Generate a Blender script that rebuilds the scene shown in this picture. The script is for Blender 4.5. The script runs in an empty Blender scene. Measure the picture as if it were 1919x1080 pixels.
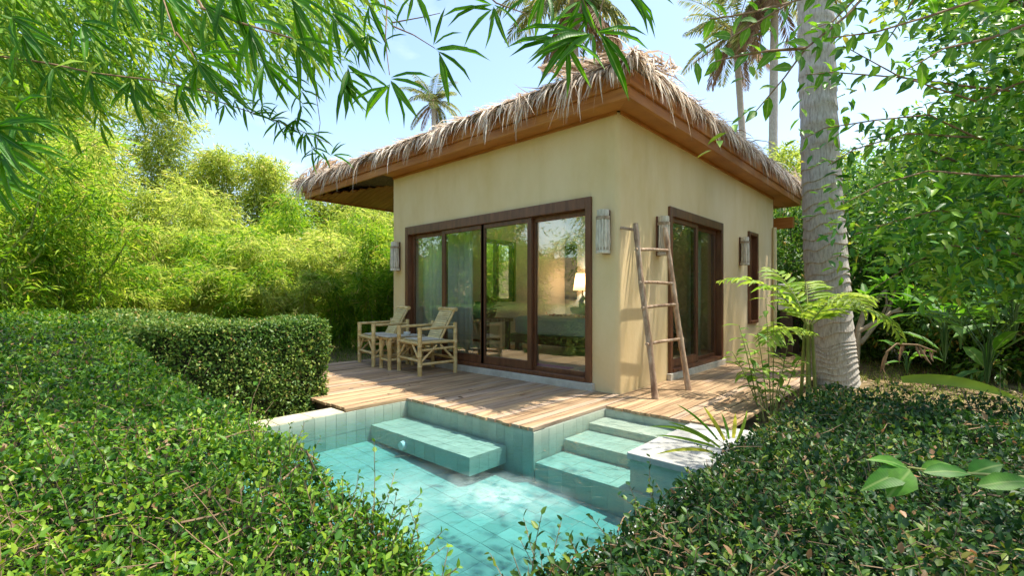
import bpy, math, random
import numpy as np
from mathutils import Vector, Matrix
random.seed(7); rng = np.random.default_rng(7)
SC = bpy.context.scene; COL = SC.collection
# ------------------------------------------------------------------ camera, sky, sun, exposure
F = 890.0; CX = 959.5; HY = 557.0
CAM = np.array([2.597, -4.545, 1.05]); YAW = math.radians(42.434)
FW = np.array([-math.sin(YAW), math.cos(YAW), 0.0]); RT = np.array([math.cos(YAW), math.sin(YAW), 0.0]); UP = np.array([0, 0, 1.0])
cd = bpy.data.cameras.new('camera'); cam = bpy.data.objects.new('camera', cd); COL.objects.link(cam)
cam.location = CAM; cam.rotation_euler = (math.pi/2, 0, YAW)
cd.sensor_width = 36; cd.lens = F/1919*36; cd.shift_y = (HY-540)/1919; cd.clip_start = 0.02; cd.clip_end = 2000
SC.camera = cam
SUN = Vector((0.25, 0.29, 1.0)).normalized()
W = bpy.data.worlds.new('World'); SC.world = W; W.use_nodes = True
nt = W.node_tree; nt.nodes.clear()
wo = nt.nodes.new('ShaderNodeOutputWorld'); bg = nt.nodes.new('ShaderNodeBackground')
sky = nt.nodes.new('ShaderNodeTexSky'); sky.sky_type = 'NISHITA'; sky.sun_disc = False
sky.sun_elevation = math.asin(SUN.z); sky.sun_rotation = math.atan2(SUN.x, SUN.y)
sky.air_density = 1.3; sky.dust_density = 1.4; sky.ozone_density = 1.5
tc = nt.nodes.new('ShaderNodeTexCoord'); mp = nt.nodes.new('ShaderNodeMapping'); mp.inputs['Scale'].default_value = (1, 1, 2.6)
nz = nt.nodes.new('ShaderNodeTexNoise'); nz.inputs['Scale'].default_value = 2.3; nz.inputs['Detail'].default_value = 7
cr = nt.nodes.new('ShaderNodeValToRGB'); cr.color_ramp.elements[0].position = .60; cr.color_ramp.elements[1].position = .97
mx = nt.nodes.new('ShaderNodeMixRGB'); mx.inputs[2].default_value = (7.2, 7.4, 7.7, 1)
nt.links.new(tc.outputs['Generated'], mp.inputs[0]); nt.links.new(mp.outputs[0], nz.inputs[0]); nt.links.new(nz.outputs[0], cr.inputs[0])
nt.links.new(cr.outputs[0], mx.inputs[0]); nt.links.new(sky.outputs[0], mx.inputs[1]); nt.links.new(mx.outputs[0], bg.inputs[0])
bg.inputs[1].default_value = 0.15; nt.links.new(bg.outputs[0], wo.inputs[0])
sd = bpy.data.lights.new('sun', 'SUN'); so = bpy.data.objects.new('sun', sd); COL.objects.link(so)
sd.energy = 4.5; sd.angle = math.radians(0.5); sd.color = (1, .93, .80); so.rotation_euler = SUN.to_track_quat('Z', 'Y').to_euler(); so.location = (6, 8, 20)
SC.view_settings.view_transform = 'Standard'; SC.view_settings.look = 'None'; SC.view_settings.gamma = 1
SC.view_settings.use_curve_mapping = False; SC.view_settings.exposure = 1.08
SC.cycles.use_denoising = True; SC.cycles.max_bounces = 10; SC.cycles.diffuse_bounces = 5; SC.cycles.transparent_max_bounces = 24
SC.cycles.transmission_bounces = 6; SC.cycles.glossy_bounces = 4; SC.cycles.sample_clamp_indirect = 6; SC.cycles.caustics_reflective = False; SC.cycles.caustics_refractive = False

def at(px, py, d):           # point at depth d (metres along the view axis) seen at a photo pixel
    return CAM + d*(FW + RT*((px-CX)/F) - UP*((py-HY)/F))
def nrm(a):
    a = np.asarray(a, float); return a/np.maximum(np.linalg.norm(a, axis=-1, keepdims=True), 1e-9)
# ------------------------------------------------------------------ materials
def newmat(name):
    m = bpy.data.materials.new(name); m.use_nodes = True; n = m.node_tree; n.nodes.clear()
    o = n.nodes.new('ShaderNodeOutputMaterial'); return m, n, o
def C(c): return (c[0], c[1], c[2], 1)
def pbr(name, c1, c2, scale=6, stretch=(1, 1, 1), rough=.6, bump=.25, dist=.01, objrand=.0, spec=.4, c3=None, detail=8, lo=.32, hi=.68, coord='Object', fine=0):
    m, n, o = newmat(name); N = n.nodes.new; K = n.links.new
    p = N('ShaderNodeBsdfPrincipled'); p.inputs['Roughness'].default_value = rough; p.inputs['Specular IOR Level'].default_value = spec
    t = N('ShaderNodeTexCoord'); mpp = N('ShaderNodeMapping'); mpp.inputs['Scale'].default_value = stretch
    oi = N('ShaderNodeObjectInfo'); ml = N('ShaderNodeMath'); ml.operation = 'MULTIPLY'; ml.inputs[1].default_value = 43.0 if objrand else 0
    cb = N('ShaderNodeCombineXYZ'); K(oi.outputs['Random'], ml.inputs[0])
    for i in range(3): K(ml.outputs[0], cb.inputs[i])
    K(cb.outputs[0], mpp.inputs['Location']); K(t.outputs[coord], mpp.inputs[0])
    z = N('ShaderNodeTexNoise'); z.inputs['Scale'].default_value = scale; z.inputs['Detail'].default_value = detail; z.inputs['Roughness'].default_value = .62
    K(mpp.outputs[0], z.inputs['Vector'])
    r = N('ShaderNodeValToRGB'); r.color_ramp.elements[0].position = lo; r.color_ramp.elements[1].position = hi
    r.color_ramp.elements[0].color = C(c1); r.color_ramp.elements[1].color = C(c2)
    if c3 is not None:
        e = r.color_ramp.elements.new((lo+hi)/2); e.color = C(c3)
    K(z.outputs['Fac'], r.inputs[0]); col = r.outputs[0]
    if objrand:
        h = N('ShaderNodeHueSaturation'); mr = N('ShaderNodeMapRange'); mr.inputs[3].default_value = 1-objrand; mr.inputs[4].default_value = 1+objrand
        K(oi.outputs['Random'], mr.inputs[0]); K(mr.outputs[0], h.inputs['Value']); K(col, h.inputs['Color']); col = h.outputs[0]
    K(col, p.inputs['Base Color'])
    if bump:
        b = N('ShaderNodeBump'); b.inputs['Strength'].default_value = bump; b.inputs['Distance'].default_value = dist
        src = z.outputs['Fac']
        if fine:
            z2 = N('ShaderNodeTexNoise'); z2.inputs['Scale'].default_value = fine; z2.inputs['Detail'].default_value = 4; K(mpp.outputs[0], z2.inputs['Vector']); src = z2.outputs['Fac']
        K(src, b.inputs['Height']); K(b.outputs[0], p.inputs['Normal'])
    K(p.outputs[0], o.inputs[0]); return m
def leafmat(name, stops, trans=.38, rough=.42, spec=.45, tcol=None):
    m, n, o = newmat(name); N = n.nodes.new; K = n.links.new
    a = N('ShaderNodeAttribute'); a.attribute_name = 'rnd'; src = a.outputs['Fac']
    r = N('ShaderNodeValToRGB'); el = r.color_ramp.elements
    el[0].position = stops[0][0]; el[0].color = C(stops[0][1]); el[1].position = stops[-1][0]; el[1].color = C(stops[-1][1])
    for s in stops[1:-1]:
        e = el.new(s[0]); e.color = C(s[1])
    K(src, r.inputs[0])
    p = N('ShaderNodeBsdfPrincipled'); p.inputs['Roughness'].default_value = rough; p.inputs['Specular IOR Level'].default_value = spec
    tr = N('ShaderNodeBsdfTranslucent'); h = N('ShaderNodeHueSaturation'); h.inputs['Value'].default_value = 1.7; h.inputs['Saturation'].default_value = 1.05; h.inputs['Hue'].default_value = .488
    K(r.outputs[0], h.inputs['Color']); K(r.outputs[0], p.inputs['Base Color']); K(h.outputs[0], tr.inputs[0])
    s = N('ShaderNodeMixShader'); s.inputs[0].default_value = trans
    K(p.outputs[0], s.inputs[1]); K(tr.outputs[0], s.inputs[2]); K(s.outputs[0], o.inputs[0]); return m
def leafobj(name, c1, c2, trans=.4, rough=.5):       # for leaves that are objects of their own: tint by object
    m = leafmat(name, [(0, c1), (1, c2)], trans, max(rough, .48), .25); n = m.node_tree
    oi = n.nodes.new('ShaderNodeObjectInfo'); r = [x for x in n.nodes if x.type == 'VALTORGB'][0]; n.links.new(oi.outputs['Random'], r.inputs[0])
    N = n.nodes.new; K = n.links.new; tc_ = N('ShaderNodeTexCoord'); sx = N('ShaderNodeSeparateXYZ'); K(tc_.outputs['Object'], sx.inputs[0]); ab_ = N('ShaderNodeMath'); ab_.operation = 'ABSOLUTE'; K(sx.outputs[1], ab_.inputs[0])
    mr = N('ShaderNodeMapRange'); mr.inputs[1].default_value = .015; mr.inputs[2].default_value = .06; mr.inputs[3].default_value = .55; mr.inputs[4].default_value = 0; K(ab_.outputs[0], mr.inputs[0])
    nz_ = N('ShaderNodeTexNoise'); nz_.inputs['Scale'].default_value = 4.5; nz_.inputs['Detail'].default_value = 5; K(tc_.outputs['Object'], nz_.inputs[0]); mv = N('ShaderNodeMapRange'); mv.inputs[1].default_value = .3; mv.inputs[2].default_value = .7; mv.inputs[3].default_value = .72; mv.inputs[4].default_value = 1.2; K(nz_.outputs[0], mv.inputs[0])
    hs = N('ShaderNodeHueSaturation'); K(mv.outputs[0], hs.inputs['Value']); K(r.outputs[0], hs.inputs['Color']); mc = N('ShaderNodeMixRGB'); mc.inputs[2].default_value = (.30, .42, .12, 1); K(mr.outputs[0], mc.inputs[0]); K(hs.outputs[0], mc.inputs[1])
    for nd in n.nodes:
        if nd.type == 'BSDF_PRINCIPLED': K(mc.outputs[0], nd.inputs['Base Color'])
        if nd.type == 'HUE_SAT' and nd.name != hs.name: K(mc.outputs[0], nd.inputs['Color'])
    wv = N('ShaderNodeTexWave'); wv.inputs['Scale'].default_value = 7; wv.inputs['Distortion'].default_value = 2; K(tc_.outputs['Object'], wv.inputs[0]); bu = N('ShaderNodeBump'); bu.inputs['Strength'].default_value = .07; bu.inputs['Distance'].default_value = .02; K(wv.outputs['Fac'], bu.inputs['Height'])
    for nd in n.nodes:
        if nd.type == 'BSDF_PRINCIPLED': K(bu.outputs[0], nd.inputs['Normal'])
    return m
MAT = {}
MAT['plaster'] = pbr('plaster', (.68, .50, .235), (.80, .64, .395), 1.1, (1, 1, .5), .85, .25, .01, 0, .2, (.75, .58, .325), 9, .3, .7, fine=38)
def streaks(m):
    n = m.node_tree; N = n.nodes.new; K = n.links.new; p = [x for x in n.nodes if x.type == 'BSDF_PRINCIPLED'][0]; src = p.inputs['Base Color'].links[0].from_socket
    t = N('ShaderNodeTexCoord'); mp_ = N('ShaderNodeMapping'); mp_.inputs['Scale'].default_value = (3.2, 3.2, .32); K(t.outputs['Object'], mp_.inputs[0]); z = N('ShaderNodeTexNoise'); z.inputs['Scale'].default_value = 1.6; z.inputs['Detail'].default_value = 6; K(mp_.outputs[0], z.inputs[0])
    q = N('ShaderNodeMapRange'); q.inputs[1].default_value = .54; q.inputs[2].default_value = .76; q.inputs[4].default_value = .13; K(z.outputs[0], q.inputs[0]); x = N('ShaderNodeMixRGB'); x.inputs[2].default_value = (.46, .31, .10, 1); K(q.outputs[0], x.inputs[0]); K(src, x.inputs[1]); K(x.outputs[0], p.inputs['Base Color'])
streaks(MAT['plaster'])
MAT['plaster_in'] = pbr('plaster_in', (.66, .69, .60), (.74, .77, .68), 2, rough=.9, bump=.05)
MAT['plinth'] = pbr('plinth', (.42, .38, .31), (.6, .56, .48), 9, rough=.85, bump=.3)
MAT['wood_dark'] = pbr('wood_dark', (.085, .032, .014), (.19, .075, .032), 5, (3, 3, .5), .38, .2, .004, .12, .5)
MAT['wood_eave'] = pbr('wood_eave', (.34, .12, .025), (.55, .24, .06), 3, (.5, .5, 6), .5, .25, .005, .1, .35, (.45, .175, .04))
MAT['wood_ceiling'] = pbr('wood_ceiling', (.34, .13, .045), (.52, .23, .08), 3, (.6, 6, 6), .5, .25, .005, .18, .35)
MAT['deck'] = pbr('deck', (.18, .10, .045), (.52, .36, .20), 3.2, (7, .55, 3), .62, .5, .006, .24, .35, (.37, .245, .14), 10, .3, .7)
MAT['deck_grey'] = pbr('deck_grey', (.16, .11, .075), (.38, .29, .21), 3.2, (7, .55, 3), .68, .5, .006, .2, .3, (.40, .28, .19), 10, .3, .7)
MAT['joist'] = pbr('joist', (.05, .035, .022), (.12, .085, .05), 6, rough=.8)
MAT['bamboo'] = pbr('bamboo_pole', (.56, .36, .12), (.80, .61, .28), 7, (1, 1, 1), .42, .12, .004, .1, .45, (.64, .46, .2))
MAT['bamboo_slat'] = pbr('bamboo_slat', (.58, .41, .16), (.80, .65, .34), 10, (.6, 1, 1), .45, .12, .004, .16, .4)
MAT['ladder'] = pbr('ladder_wood', (.20, .12, .075), (.56, .44, .33), 7, (2.5, 2.5, .9), .75, .5, .006, .12, .25, (.40, .27, .18), 9, .34, .66)
MAT['lamp_wood'] = pbr('lamp_wood', (.42, .36, .27), (.78, .72, .6), 18, (2, 2, .5), .7, .35, .004, .12, .3)
MAT['lamp_ring'] = pbr('lamp_ring', (.24, .16, .09), (.5, .4, .28), 14, rough=.7, bump=.3)
MAT['lamp_glass'] = pbr('lamp_inner', (.72, .72, .66), (.8, .8, .75), 5, rough=.5, bump=0)
MAT['thatch'] = leafmat('thatch', [(0, (.18, .125, .08)), (.3, (.44, .345, .245)), (.65, (.68, .57, .44)), (1, (.86, .78, .66))], .2, .7, .2)
MAT['thatch_core'] = pbr('thatch_core', (.10, .07, .045), (.25, .18, .12), 25, rough=.95, bump=.6, dist=.03)
MAT['tile'] = pbr('pool_tile', (.36, .40, .32), (.50, .52, .42), .12, (1, 1, 1), .5, 0, .004, .06, .35, (.43, .47, .38), 9, .36, .64, 'Object')
MAT['tile_mass'] = pbr('pool_tile_mass', (.36, .40, .32), (.50, .52, .42), 7, (1, 1, 1), .45, 0, .004, 0, .35, (.43, .47, .38), 3, .3, .7, 'Object')
MAT['grout'] = pbr('grout', (.46, .48, .42), (.56, .58, .50), 20, rough=.9)
MAT['stone'] = pbr('coping_stone', (.24, .24, .225), (.48, .48, .45), 5, rough=.75, bump=.3, objrand=.06)
MAT['coping'] = pbr('coping_green', (.34, .32, .22), (.54, .51, .37), 5, rough=.75, bump=.3, objrand=.08)
MAT['soil'] = pbr('soil', (.07, .045, .022), (.28, .19, .10), 3, rough=.95, bump=.9, dist=.04, c3=(.15, .11, .045))
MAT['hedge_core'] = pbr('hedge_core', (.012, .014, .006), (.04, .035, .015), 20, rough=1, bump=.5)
MAT['twig'] = pbr('twig', (.14, .085, .04), (.34, .23, .13), 20, rough=.85)
MAT['culm'] = pbr('culm', (.10, .15, .03), (.30, .32, .09), 6, (1, 1, .5), .5, .1)
MAT['stem_green'] = pbr('stem_green', (.03, .09, .015), (.07, .16, .03), 8, rough=.6)
MAT['bark'] = pbr('bark', (.07, .05, .03), (.2, .15, .1), 8, (2, 2, .6), .9, .7, .02)
MAT['plumeria'] = pbr('pale_bark', (.26, .20, .13), (.45, .37, .26), 9, rough=.8, bump=.3)
MAT['white'] = pbr('white_enamel', (.70, .70, .66), (.8, .8, .77), 4, rough=.4, bump=0)
MAT['dark'] = pbr('dark_paint', (.01, .011, .009), (.025, .025, .02), 4, rough=.4, bump=0)
MAT['cream'] = pbr('cream_pipe', (.60, .50, .26), (.70, .60, .34), 4, rough=.5, bump=0)
MAT['linen'] = pbr('linen', (.74, .80, .84), (.82, .87, .90), 5, rough=.9, bump=.1)
MAT['curtain'] = pbr('curtain', (.60, .62, .52), (.70, .72, .62), 3, (4, 4, .3), .9, .1)
MAT['teal'] = pbr('teal_cloth', (.01, .16, .2), (.03, .28, .32), 8, rough=.9, bump=.1)
MAT['green_cloth'] = pbr('green_cloth', (.02, .25, .12), (.05, .36, .2), 8, rough=.5, bump=.1)
MAT['rug'] = pbr('rug', (.38, .10, .25), (.52, .16, .34), 30, rough=.95, bump=.2)
MAT['room_floor'] = pbr('room_floor', (.34, .22, .14), (.5, .36, .24), 3, (.5, 6, 1), .35, .1, objrand=.0)
MAT['shade'] = leafmat('lamp_shade', [(0, (.75, .5, .28)), (1, (.75, .5, .28))], .5, .9, .1)
MAT['petal'] = pbr('petal', (.5, .05, .12), (.75, .4, .45), 4, rough=.6, bump=0)
MAT['wine_leaf'] = leafobj('wine_leaf', (.10, .01, .025), (.22, .03, .05), .25)
MAT['mat_grey'] = pbr('mat_grey', (.40, .36, .28), (.60, .55, .44), 26, (1, 5, 1), .9, .2)
def trunkmat():
    m = pbr('palm_trunk', (.28, .24, .20), (.58, .54, .49), 12, (4, 4, .8), .9, .9, .012, 0, .1, (.46, .42, .37), 10, .3, .7); return m
MAT['trunk'] = trunkmat()
MAT['bamboo_leaf'] = leafmat('bamboo_leaf', [(0, (.06, .19, .012)), (.5, (.17, .32, .025)), (.9, (.36, .45, .05)), (1, (.5, .40, .12))], .48, .5, .25)
MAT['bamboo_leaf_yellow'] = leafmat('bamboo_leaf_yellow', [(0, (.14, .23, .03)), (.5, (.30, .39, .06)), (.9, (.48, .51, .12)), (1, (.52, .44, .18))], .48, .5, .25)
MAT['bamboo_leaf_dark'] = leafmat('bamboo_leaf_dark', [(0, (.07, .20, .015)), (.55, (.18, .34, .03)), (.92, (.36, .46, .07)), (1, (.42, .34, .12))], .48, .5, .25)
MAT['bamboo_near'] = leafobj('bamboo_near', (.03, .14, .006), (.085, .26, .012), .42, .45)
MAT['hedge_leaf'] = leafmat('hedge_leaf', [(0, (.010, .05, .005)), (.4, (.042, .135, .009)), (.75, (.12, .245, .016)), (.95, (.27, .38, .03)), (.97, (.20, .12, .05)), (1, (.28, .17, .07))], .28, .45, .3)
MAT['hedge_leaf_dark'] = leafmat('hedge_leaf_dark', [(0, (.007, .032, .007)), (.5, (.022, .075, .011)), (.82, (.075, .155, .018)), (.93, (.2, .26, .03)), (.95, (.24, .13, .06)), (1, (.36, .2, .09))], .22, .45, .3)
MAT['hedge_leaf_pale'] = leafmat('hedge_leaf_pale', [(0, (.022, .075, .010)), (.4, (.07, .155, .02)), (.8, (.18, .27, .045)), (.95, (.34, .39, .09)), (1, (.42, .26, .1))], .28, .45, .3)
MAT['tree_leaf'] = leafmat('tree_leaf', [(0, (.022, .10, .01)), (.5, (.10, .28, .02)), (.9, (.25, .42, .035)), (.985, (.30, .40, .05)), (1, (.55, .42, .06))], .35, .42, .35)
MAT['tree_leaf_obj'] = leafobj('tree_leaf_near', (.04, .16, .012), (.15, .33, .025), .42, .36)
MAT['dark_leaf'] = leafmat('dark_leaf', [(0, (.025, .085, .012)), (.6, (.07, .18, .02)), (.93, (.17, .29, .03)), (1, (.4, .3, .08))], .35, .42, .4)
MAT['palm_leaf'] = leafmat('palm_leaf', [(0, (.10, .17, .04)), (.6, (.22, .28, .08)), (1, (.42, .38, .16))], .3, .4, .5)
MAT['palm_dry'] = leafmat('palm_dry', [(0, (.24, .16, .10)), (1, (.45, .35, .24))], .25, .7, .2)
MAT['areca'] = leafobj('areca_leaf', (.14, .30, .03), (.36, .48, .07), .42, .36)
MAT['shrub_leaf'] = leafobj('shrub_leaf', (.07, .20, .02), (.26, .40, .05), .4, .38)
MAT['broad_leaf'] = leafobj('broad_leaf', (.03, .14, .01), (.10, .26, .02), .4, .42)
MAT['yellow_leaf'] = leafobj('yellow_leaf', (.38, .42, .05), (.55, .52, .08), .4, .4)
MAT['grass'] = leafmat('grass', [(0, (.08, .17, .02)), (.6, (.18, .28, .04)), (1, (.36, .34, .1))], .35, .5, .3)
def schlick(n, f0, norm=None):
    lw = n.nodes.new('ShaderNodeLayerWeight'); lw.inputs[0].default_value = .5; p = n.nodes.new('ShaderNodeMath'); p.operation = 'POWER'; p.inputs[1].default_value = 5; n.links.new(lw.outputs['Facing'], p.inputs[0])
    m = n.nodes.new('ShaderNodeMath'); m.operation = 'MULTIPLY_ADD'; m.inputs[1].default_value = 1-f0; m.inputs[2].default_value = f0; n.links.new(p.outputs[0], m.inputs[0])
    if norm is not None: n.links.new(norm, lw.inputs['Normal'])
    return m.outputs[0]
def glassmat():
    m, n, o = newmat('window_glass'); N = n.nodes.new; K = n.links.new
    t = N('ShaderNodeBsdfTransparent'); t.inputs[0].default_value = (.93, .96, .93, 1); g = N('ShaderNodeBsdfGlossy'); g.inputs['Roughness'].default_value = .0
    g.inputs[0].default_value = (.95, 1, .95, 1)
    nz = N('ShaderNodeTexNoise'); nz.inputs['Scale'].default_value = 1.3; b = N('ShaderNodeBump'); b.inputs['Strength'].default_value = .02; b.inputs['Distance'].default_value = .05
    tx = N('ShaderNodeTexCoord'); K(tx.outputs['Object'], nz.inputs[0]); K(nz.outputs[0], b.inputs['Height']); K(b.outputs[0], g.inputs['Normal'])
    s = N('ShaderNodeMixShader'); K(schlick(n, .16), s.inputs[0]); K(t.outputs[0], s.inputs[1]); K(g.outputs[0], s.inputs[2]); K(s.outputs[0], o.inputs[0]); return m
MAT['glass'] = glassmat()
def watermat():
    m, n, o = newmat('water'); N = n.nodes.new; K = n.links.new
    t = N('ShaderNodeBsdfTransparent'); g = N('ShaderNodeBsdfGlossy'); g.inputs['Roughness'].default_value = .02
    tx = N('ShaderNodeTexCoord')
    nz = N('ShaderNodeTexNoise'); nz.inputs['Scale'].default_value = 13; nz.inputs['Detail'].default_value = 6; nz.inputs['Distortion'].default_value = .8
    K(tx.outputs['Object'], nz.inputs[0])
    b = N('ShaderNodeBump'); b.inputs['Strength'].default_value = .42; b.inputs['Distance'].default_value = .03
    K(nz.outputs[0], b.inputs['Height']); K(b.outputs[0], g.inputs['Normal'])
    s = N('ShaderNodeMixShader'); K(schlick(n, .07, b.outputs[0]), s.inputs[0]); K(t.outputs[0], s.inputs[1]); K(g.outputs[0], s.inputs[2])
    # froth stirred up by the jet, plus painted sky reflection: soft-edged pale patches
    f = N('ShaderNodeBsdfDiffuse'); f.inputs[0].default_value = (.50, .62, .58, 1)
    def blob(cx, cy, sx, sy, rz):
        mp = N('ShaderNodeMapping'); mp.vector_type = 'TEXTURE'; mp.inputs['Location'].default_value = (cx, cy, -.07); mp.inputs['Rotation'].default_value = (0, 0, rz); mp.inputs['Scale'].default_value = (sx, sy, 1)
        gr = N('ShaderNodeTexGradient'); gr.gradient_type = 'SPHERICAL'; K(dn.outputs[0], mp.inputs[0]); K(mp.outputs[0], gr.inputs[0]); return gr.outputs['Fac']
    dz = N('ShaderNodeTexNoise'); dz.inputs['Scale'].default_value = 6; dz.inputs['Detail'].default_value = 5; K(tx.outputs['Object'], dz.inputs[0])
    sb = N('ShaderNodeVectorMath'); sb.operation = 'SUBTRACT'; sb.inputs[1].default_value = (.5, .5, .5); K(dz.outputs['Color'], sb.inputs[0])
    sc = N('ShaderNodeVectorMath'); sc.operation = 'MULTIPLY'; sc.inputs[1].default_value = (.28, .28, 0); K(sb.outputs[0], sc.inputs[0])
    dn = N('ShaderNodeVectorMath'); dn.operation = 'ADD'; K(tx.outputs['Object'], dn.inputs[0]); K(sc.outputs[0], dn.inputs[1])
    a1 = blob(.74, -2.62, .50, .34, .3); a2 = blob(.35, -3.0, .6, .35, 2.5)
    w2 = N('ShaderNodeMath'); w2.operation = 'MULTIPLY'; w2.inputs[1].default_value = .5; K(a2, w2.inputs[0])
    ad = N('ShaderNodeMath'); ad.operation = 'MAXIMUM'; K(a1, ad.inputs[0]); K(w2.outputs[0], ad.inputs[1])
    fz = N('ShaderNodeTexNoise'); fz.inputs['Scale'].default_value = 30; fz.inputs['Detail'].default_value = 7; K(tx.outputs['Object'], fz.inputs[0])
    mm = N('ShaderNodeMapRange'); mm.inputs[1].default_value = .3; mm.inputs[2].default_value = .7; mm.inputs[3].default_value = .55; mm.inputs[4].default_value = 1.0; K(fz.outputs[0], mm.inputs[0])
    pr = N('ShaderNodeMath'); pr.operation = 'MULTIPLY'; K(ad.outputs[0], pr.inputs[0]); K(mm.outputs[0], pr.inputs[1])
    pw = N('ShaderNodeMath'); pw.operation = 'MULTIPLY'; pw.use_clamp = True; pw.inputs[1].default_value = .55; K(pr.outputs[0], pw.inputs[0])
    s2 = N('ShaderNodeMixShader'); K(pw.outputs[0], s2.inputs[0]); K(s.outputs[0], s2.inputs[1]); K(f.outputs[0], s2.inputs[2])
    K(s2.outputs[0], o.inputs[0])
    v = N('ShaderNodeVolumeAbsorption'); v.inputs[0].default_value = (.10, .71, .79, 1); v.inputs[1].default_value = 1.6; K(v.outputs[0], o.inputs['Volume']); return m
MAT['water'] = watermat()
# ------------------------------------------------------------------ geometry helpers
def link(name, me, mat=None, parent=None, world=True):
    o = bpy.data.objects.new(name, me); COL.objects.link(o)
    if mat is not None and me is not None and not me.materials: me.materials.append(MAT[mat] if isinstance(mat, str) else mat)
    if parent is not None:
        o.parent = parent
        if world: o.matrix_parent_inverse = Matrix.Translation(-absloc(parent))
    return o
def absloc(o): return o.location.copy() if o.type == 'EMPTY' else Vector((0, 0, 0))
def tag(o, label=None, cat=None, group=None, kind=None):
    if label: o['label'] = label
    if cat: o['category'] = cat
    if group: o['group'] = group
    if kind: o['kind'] = kind
    return o
def thing(name, loc, label, cat, group=None, kind=None, rz=0):
    o = bpy.data.objects.new(name, None); COL.objects.link(o); o.location = Vector([float(a) for a in loc]); o.rotation_euler = (0, 0, rz); o.empty_display_size = .1
    return tag(o, label, cat, group, kind)
def npmesh(name, v, faces_flat, counts, rnd=None, smooth=False):
    me = bpy.data.meshes.new(name); v = np.ascontiguousarray(v, np.float32); faces_flat = np.ascontiguousarray(faces_flat, np.int32); counts = np.ascontiguousarray(counts, np.int32)
    me.vertices.add(len(v)); me.vertices.foreach_set('co', v.ravel())
    me.loops.add(len(faces_flat)); me.loops.foreach_set('vertex_index', faces_flat)
    me.polygons.add(len(counts)); me.polygons.foreach_set('loop_start', np.concatenate([[0], np.cumsum(counts)[:-1]]).astype(np.int32))
    me.update(calc_edges=True)
    if smooth: me.polygons.foreach_set('use_smooth', np.ones(len(counts), bool))
    if rnd is not None:
        a = me.attributes.new('rnd', 'FLOAT', 'POINT'); a.data.foreach_set('value', np.ascontiguousarray(rnd, np.float32))
    return me
class G:
    def __init__(s): s.v = []; s.f = []
    def add(s, v, f):
        n = len(s.v); s.v += [tuple(map(float, p)) for p in v]; s.f += [tuple(i+n for i in q) for q in f]; return s
    def box(s, x0, x1, y0, y1, z0, z1):
        return s.add([(x0, y0, z0), (x1, y0, z0), (x1, y1, z0), (x0, y1, z0), (x0, y0, z1), (x1, y0, z1), (x1, y1, z1), (x0, y1, z1)],
                     [(3, 2, 1, 0), (4, 5, 6, 7), (0, 1, 5, 4), (1, 2, 6, 5), (2, 3, 7, 6), (3, 0, 4, 7)])
    def prism(s, poly, z0, z1):
        n = len(poly); return s.add([(x, y, z0) for x, y in poly]+[(x, y, z1) for x, y in poly], [tuple(range(n-1, -1, -1)), tuple(range(n, 2*n))]+[(i, (i+1) % n, n+(i+1) % n, n+i) for i in range(n)])
    def tube(s, pts, rad, n=8, cap=True):
        P = np.array(pts, float); m = len(P); rad = np.full(m, rad, float) if np.isscalar(rad) else np.array(rad, float)
        T = np.gradient(P, axis=0); T = nrm(T); ref = np.array([0, 0, 1.0]) if abs(T[0][2]) < .9 else np.array([1.0, 0, 0])
        vs = []
        u = nrm(np.cross(T[0], ref))
        for i in range(m):
            u = nrm(u-T[i]*np.dot(u, T[i])); w = np.cross(T[i], u)
            for k in range(n):
                a = 2*math.pi*k/n; vs.append(P[i]+rad[i]*(math.cos(a)*u+math.sin(a)*w))
        f = [(i*n+k, i*n+(k+1) % n, (i+1)*n+(k+1) % n, (i+1)*n+k) for i in range(m-1) for k in range(n)]
        if cap: f += [tuple(range(n-1, -1, -1)), tuple((m-1)*n+k for k in range(n))]
        return s.add(vs, f)
    def build(s, name, mat, parent=None, smooth=False, bevel=0, world=True):
        me = bpy.data.meshes.new(name); me.from_pydata(s.v, [], s.f); me.update()
        if smooth:
            me.polygons.foreach_set('use_smooth', np.ones(len(me.polygons), bool)); me.set_sharp_from_angle(angle=math.radians(50))
        o = link(name, me, mat, parent, world)
        if bevel:
            b = o.modifiers.new('bevel', 'BEVEL'); b.width = bevel; b.segments = 2; b.limit_method = 'ANGLE'
        return o
# leaf templates: (x along, y across, z lift)
T2 = (np.array([(0, 0, 0), (.42, .5, .05), (1, 0, -.08), (.42, -.5, .05)]), [(0, 3, 2), (0, 2, 1)])
T4 = (np.array([(0, 0, 0), (.33, .5, .07), (.72, .36, .04), (1, 0, -.10), (.72, -.36, .04), (.33, -.5, .07), (.5, 0, -.02)]), [(0, 6, 2, 1), (6, 3, 2), (0, 5, 4, 6), (6, 4, 3)])
T8 = (np.array([(0, 0, 0), (.15, .3, .04), (.4, .5, .07), (.72, .33, .03), (1, 0, -.14), (.72, -.33, .03), (.4, -.5, .07), (.15, -.3, .04), (.15, 0, .0), (.4, 0, .03), (.72, 0, -.02)]),
      [(0, 8, 1), (8, 9, 2, 1), (9, 10, 3, 2), (10, 4, 3), (0, 7, 8), (8, 7, 6, 9), (9, 6, 5, 10), (10, 5, 4)])
TB = (np.array([(0, 0, 0), (.5, .5, .0), (1, 0, -.15), (.5, -.5, .0), (.5, 0, .06)]), [(0, 4, 1), (4, 2, 1), (0, 3, 4), (4, 3, 2)])
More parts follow.
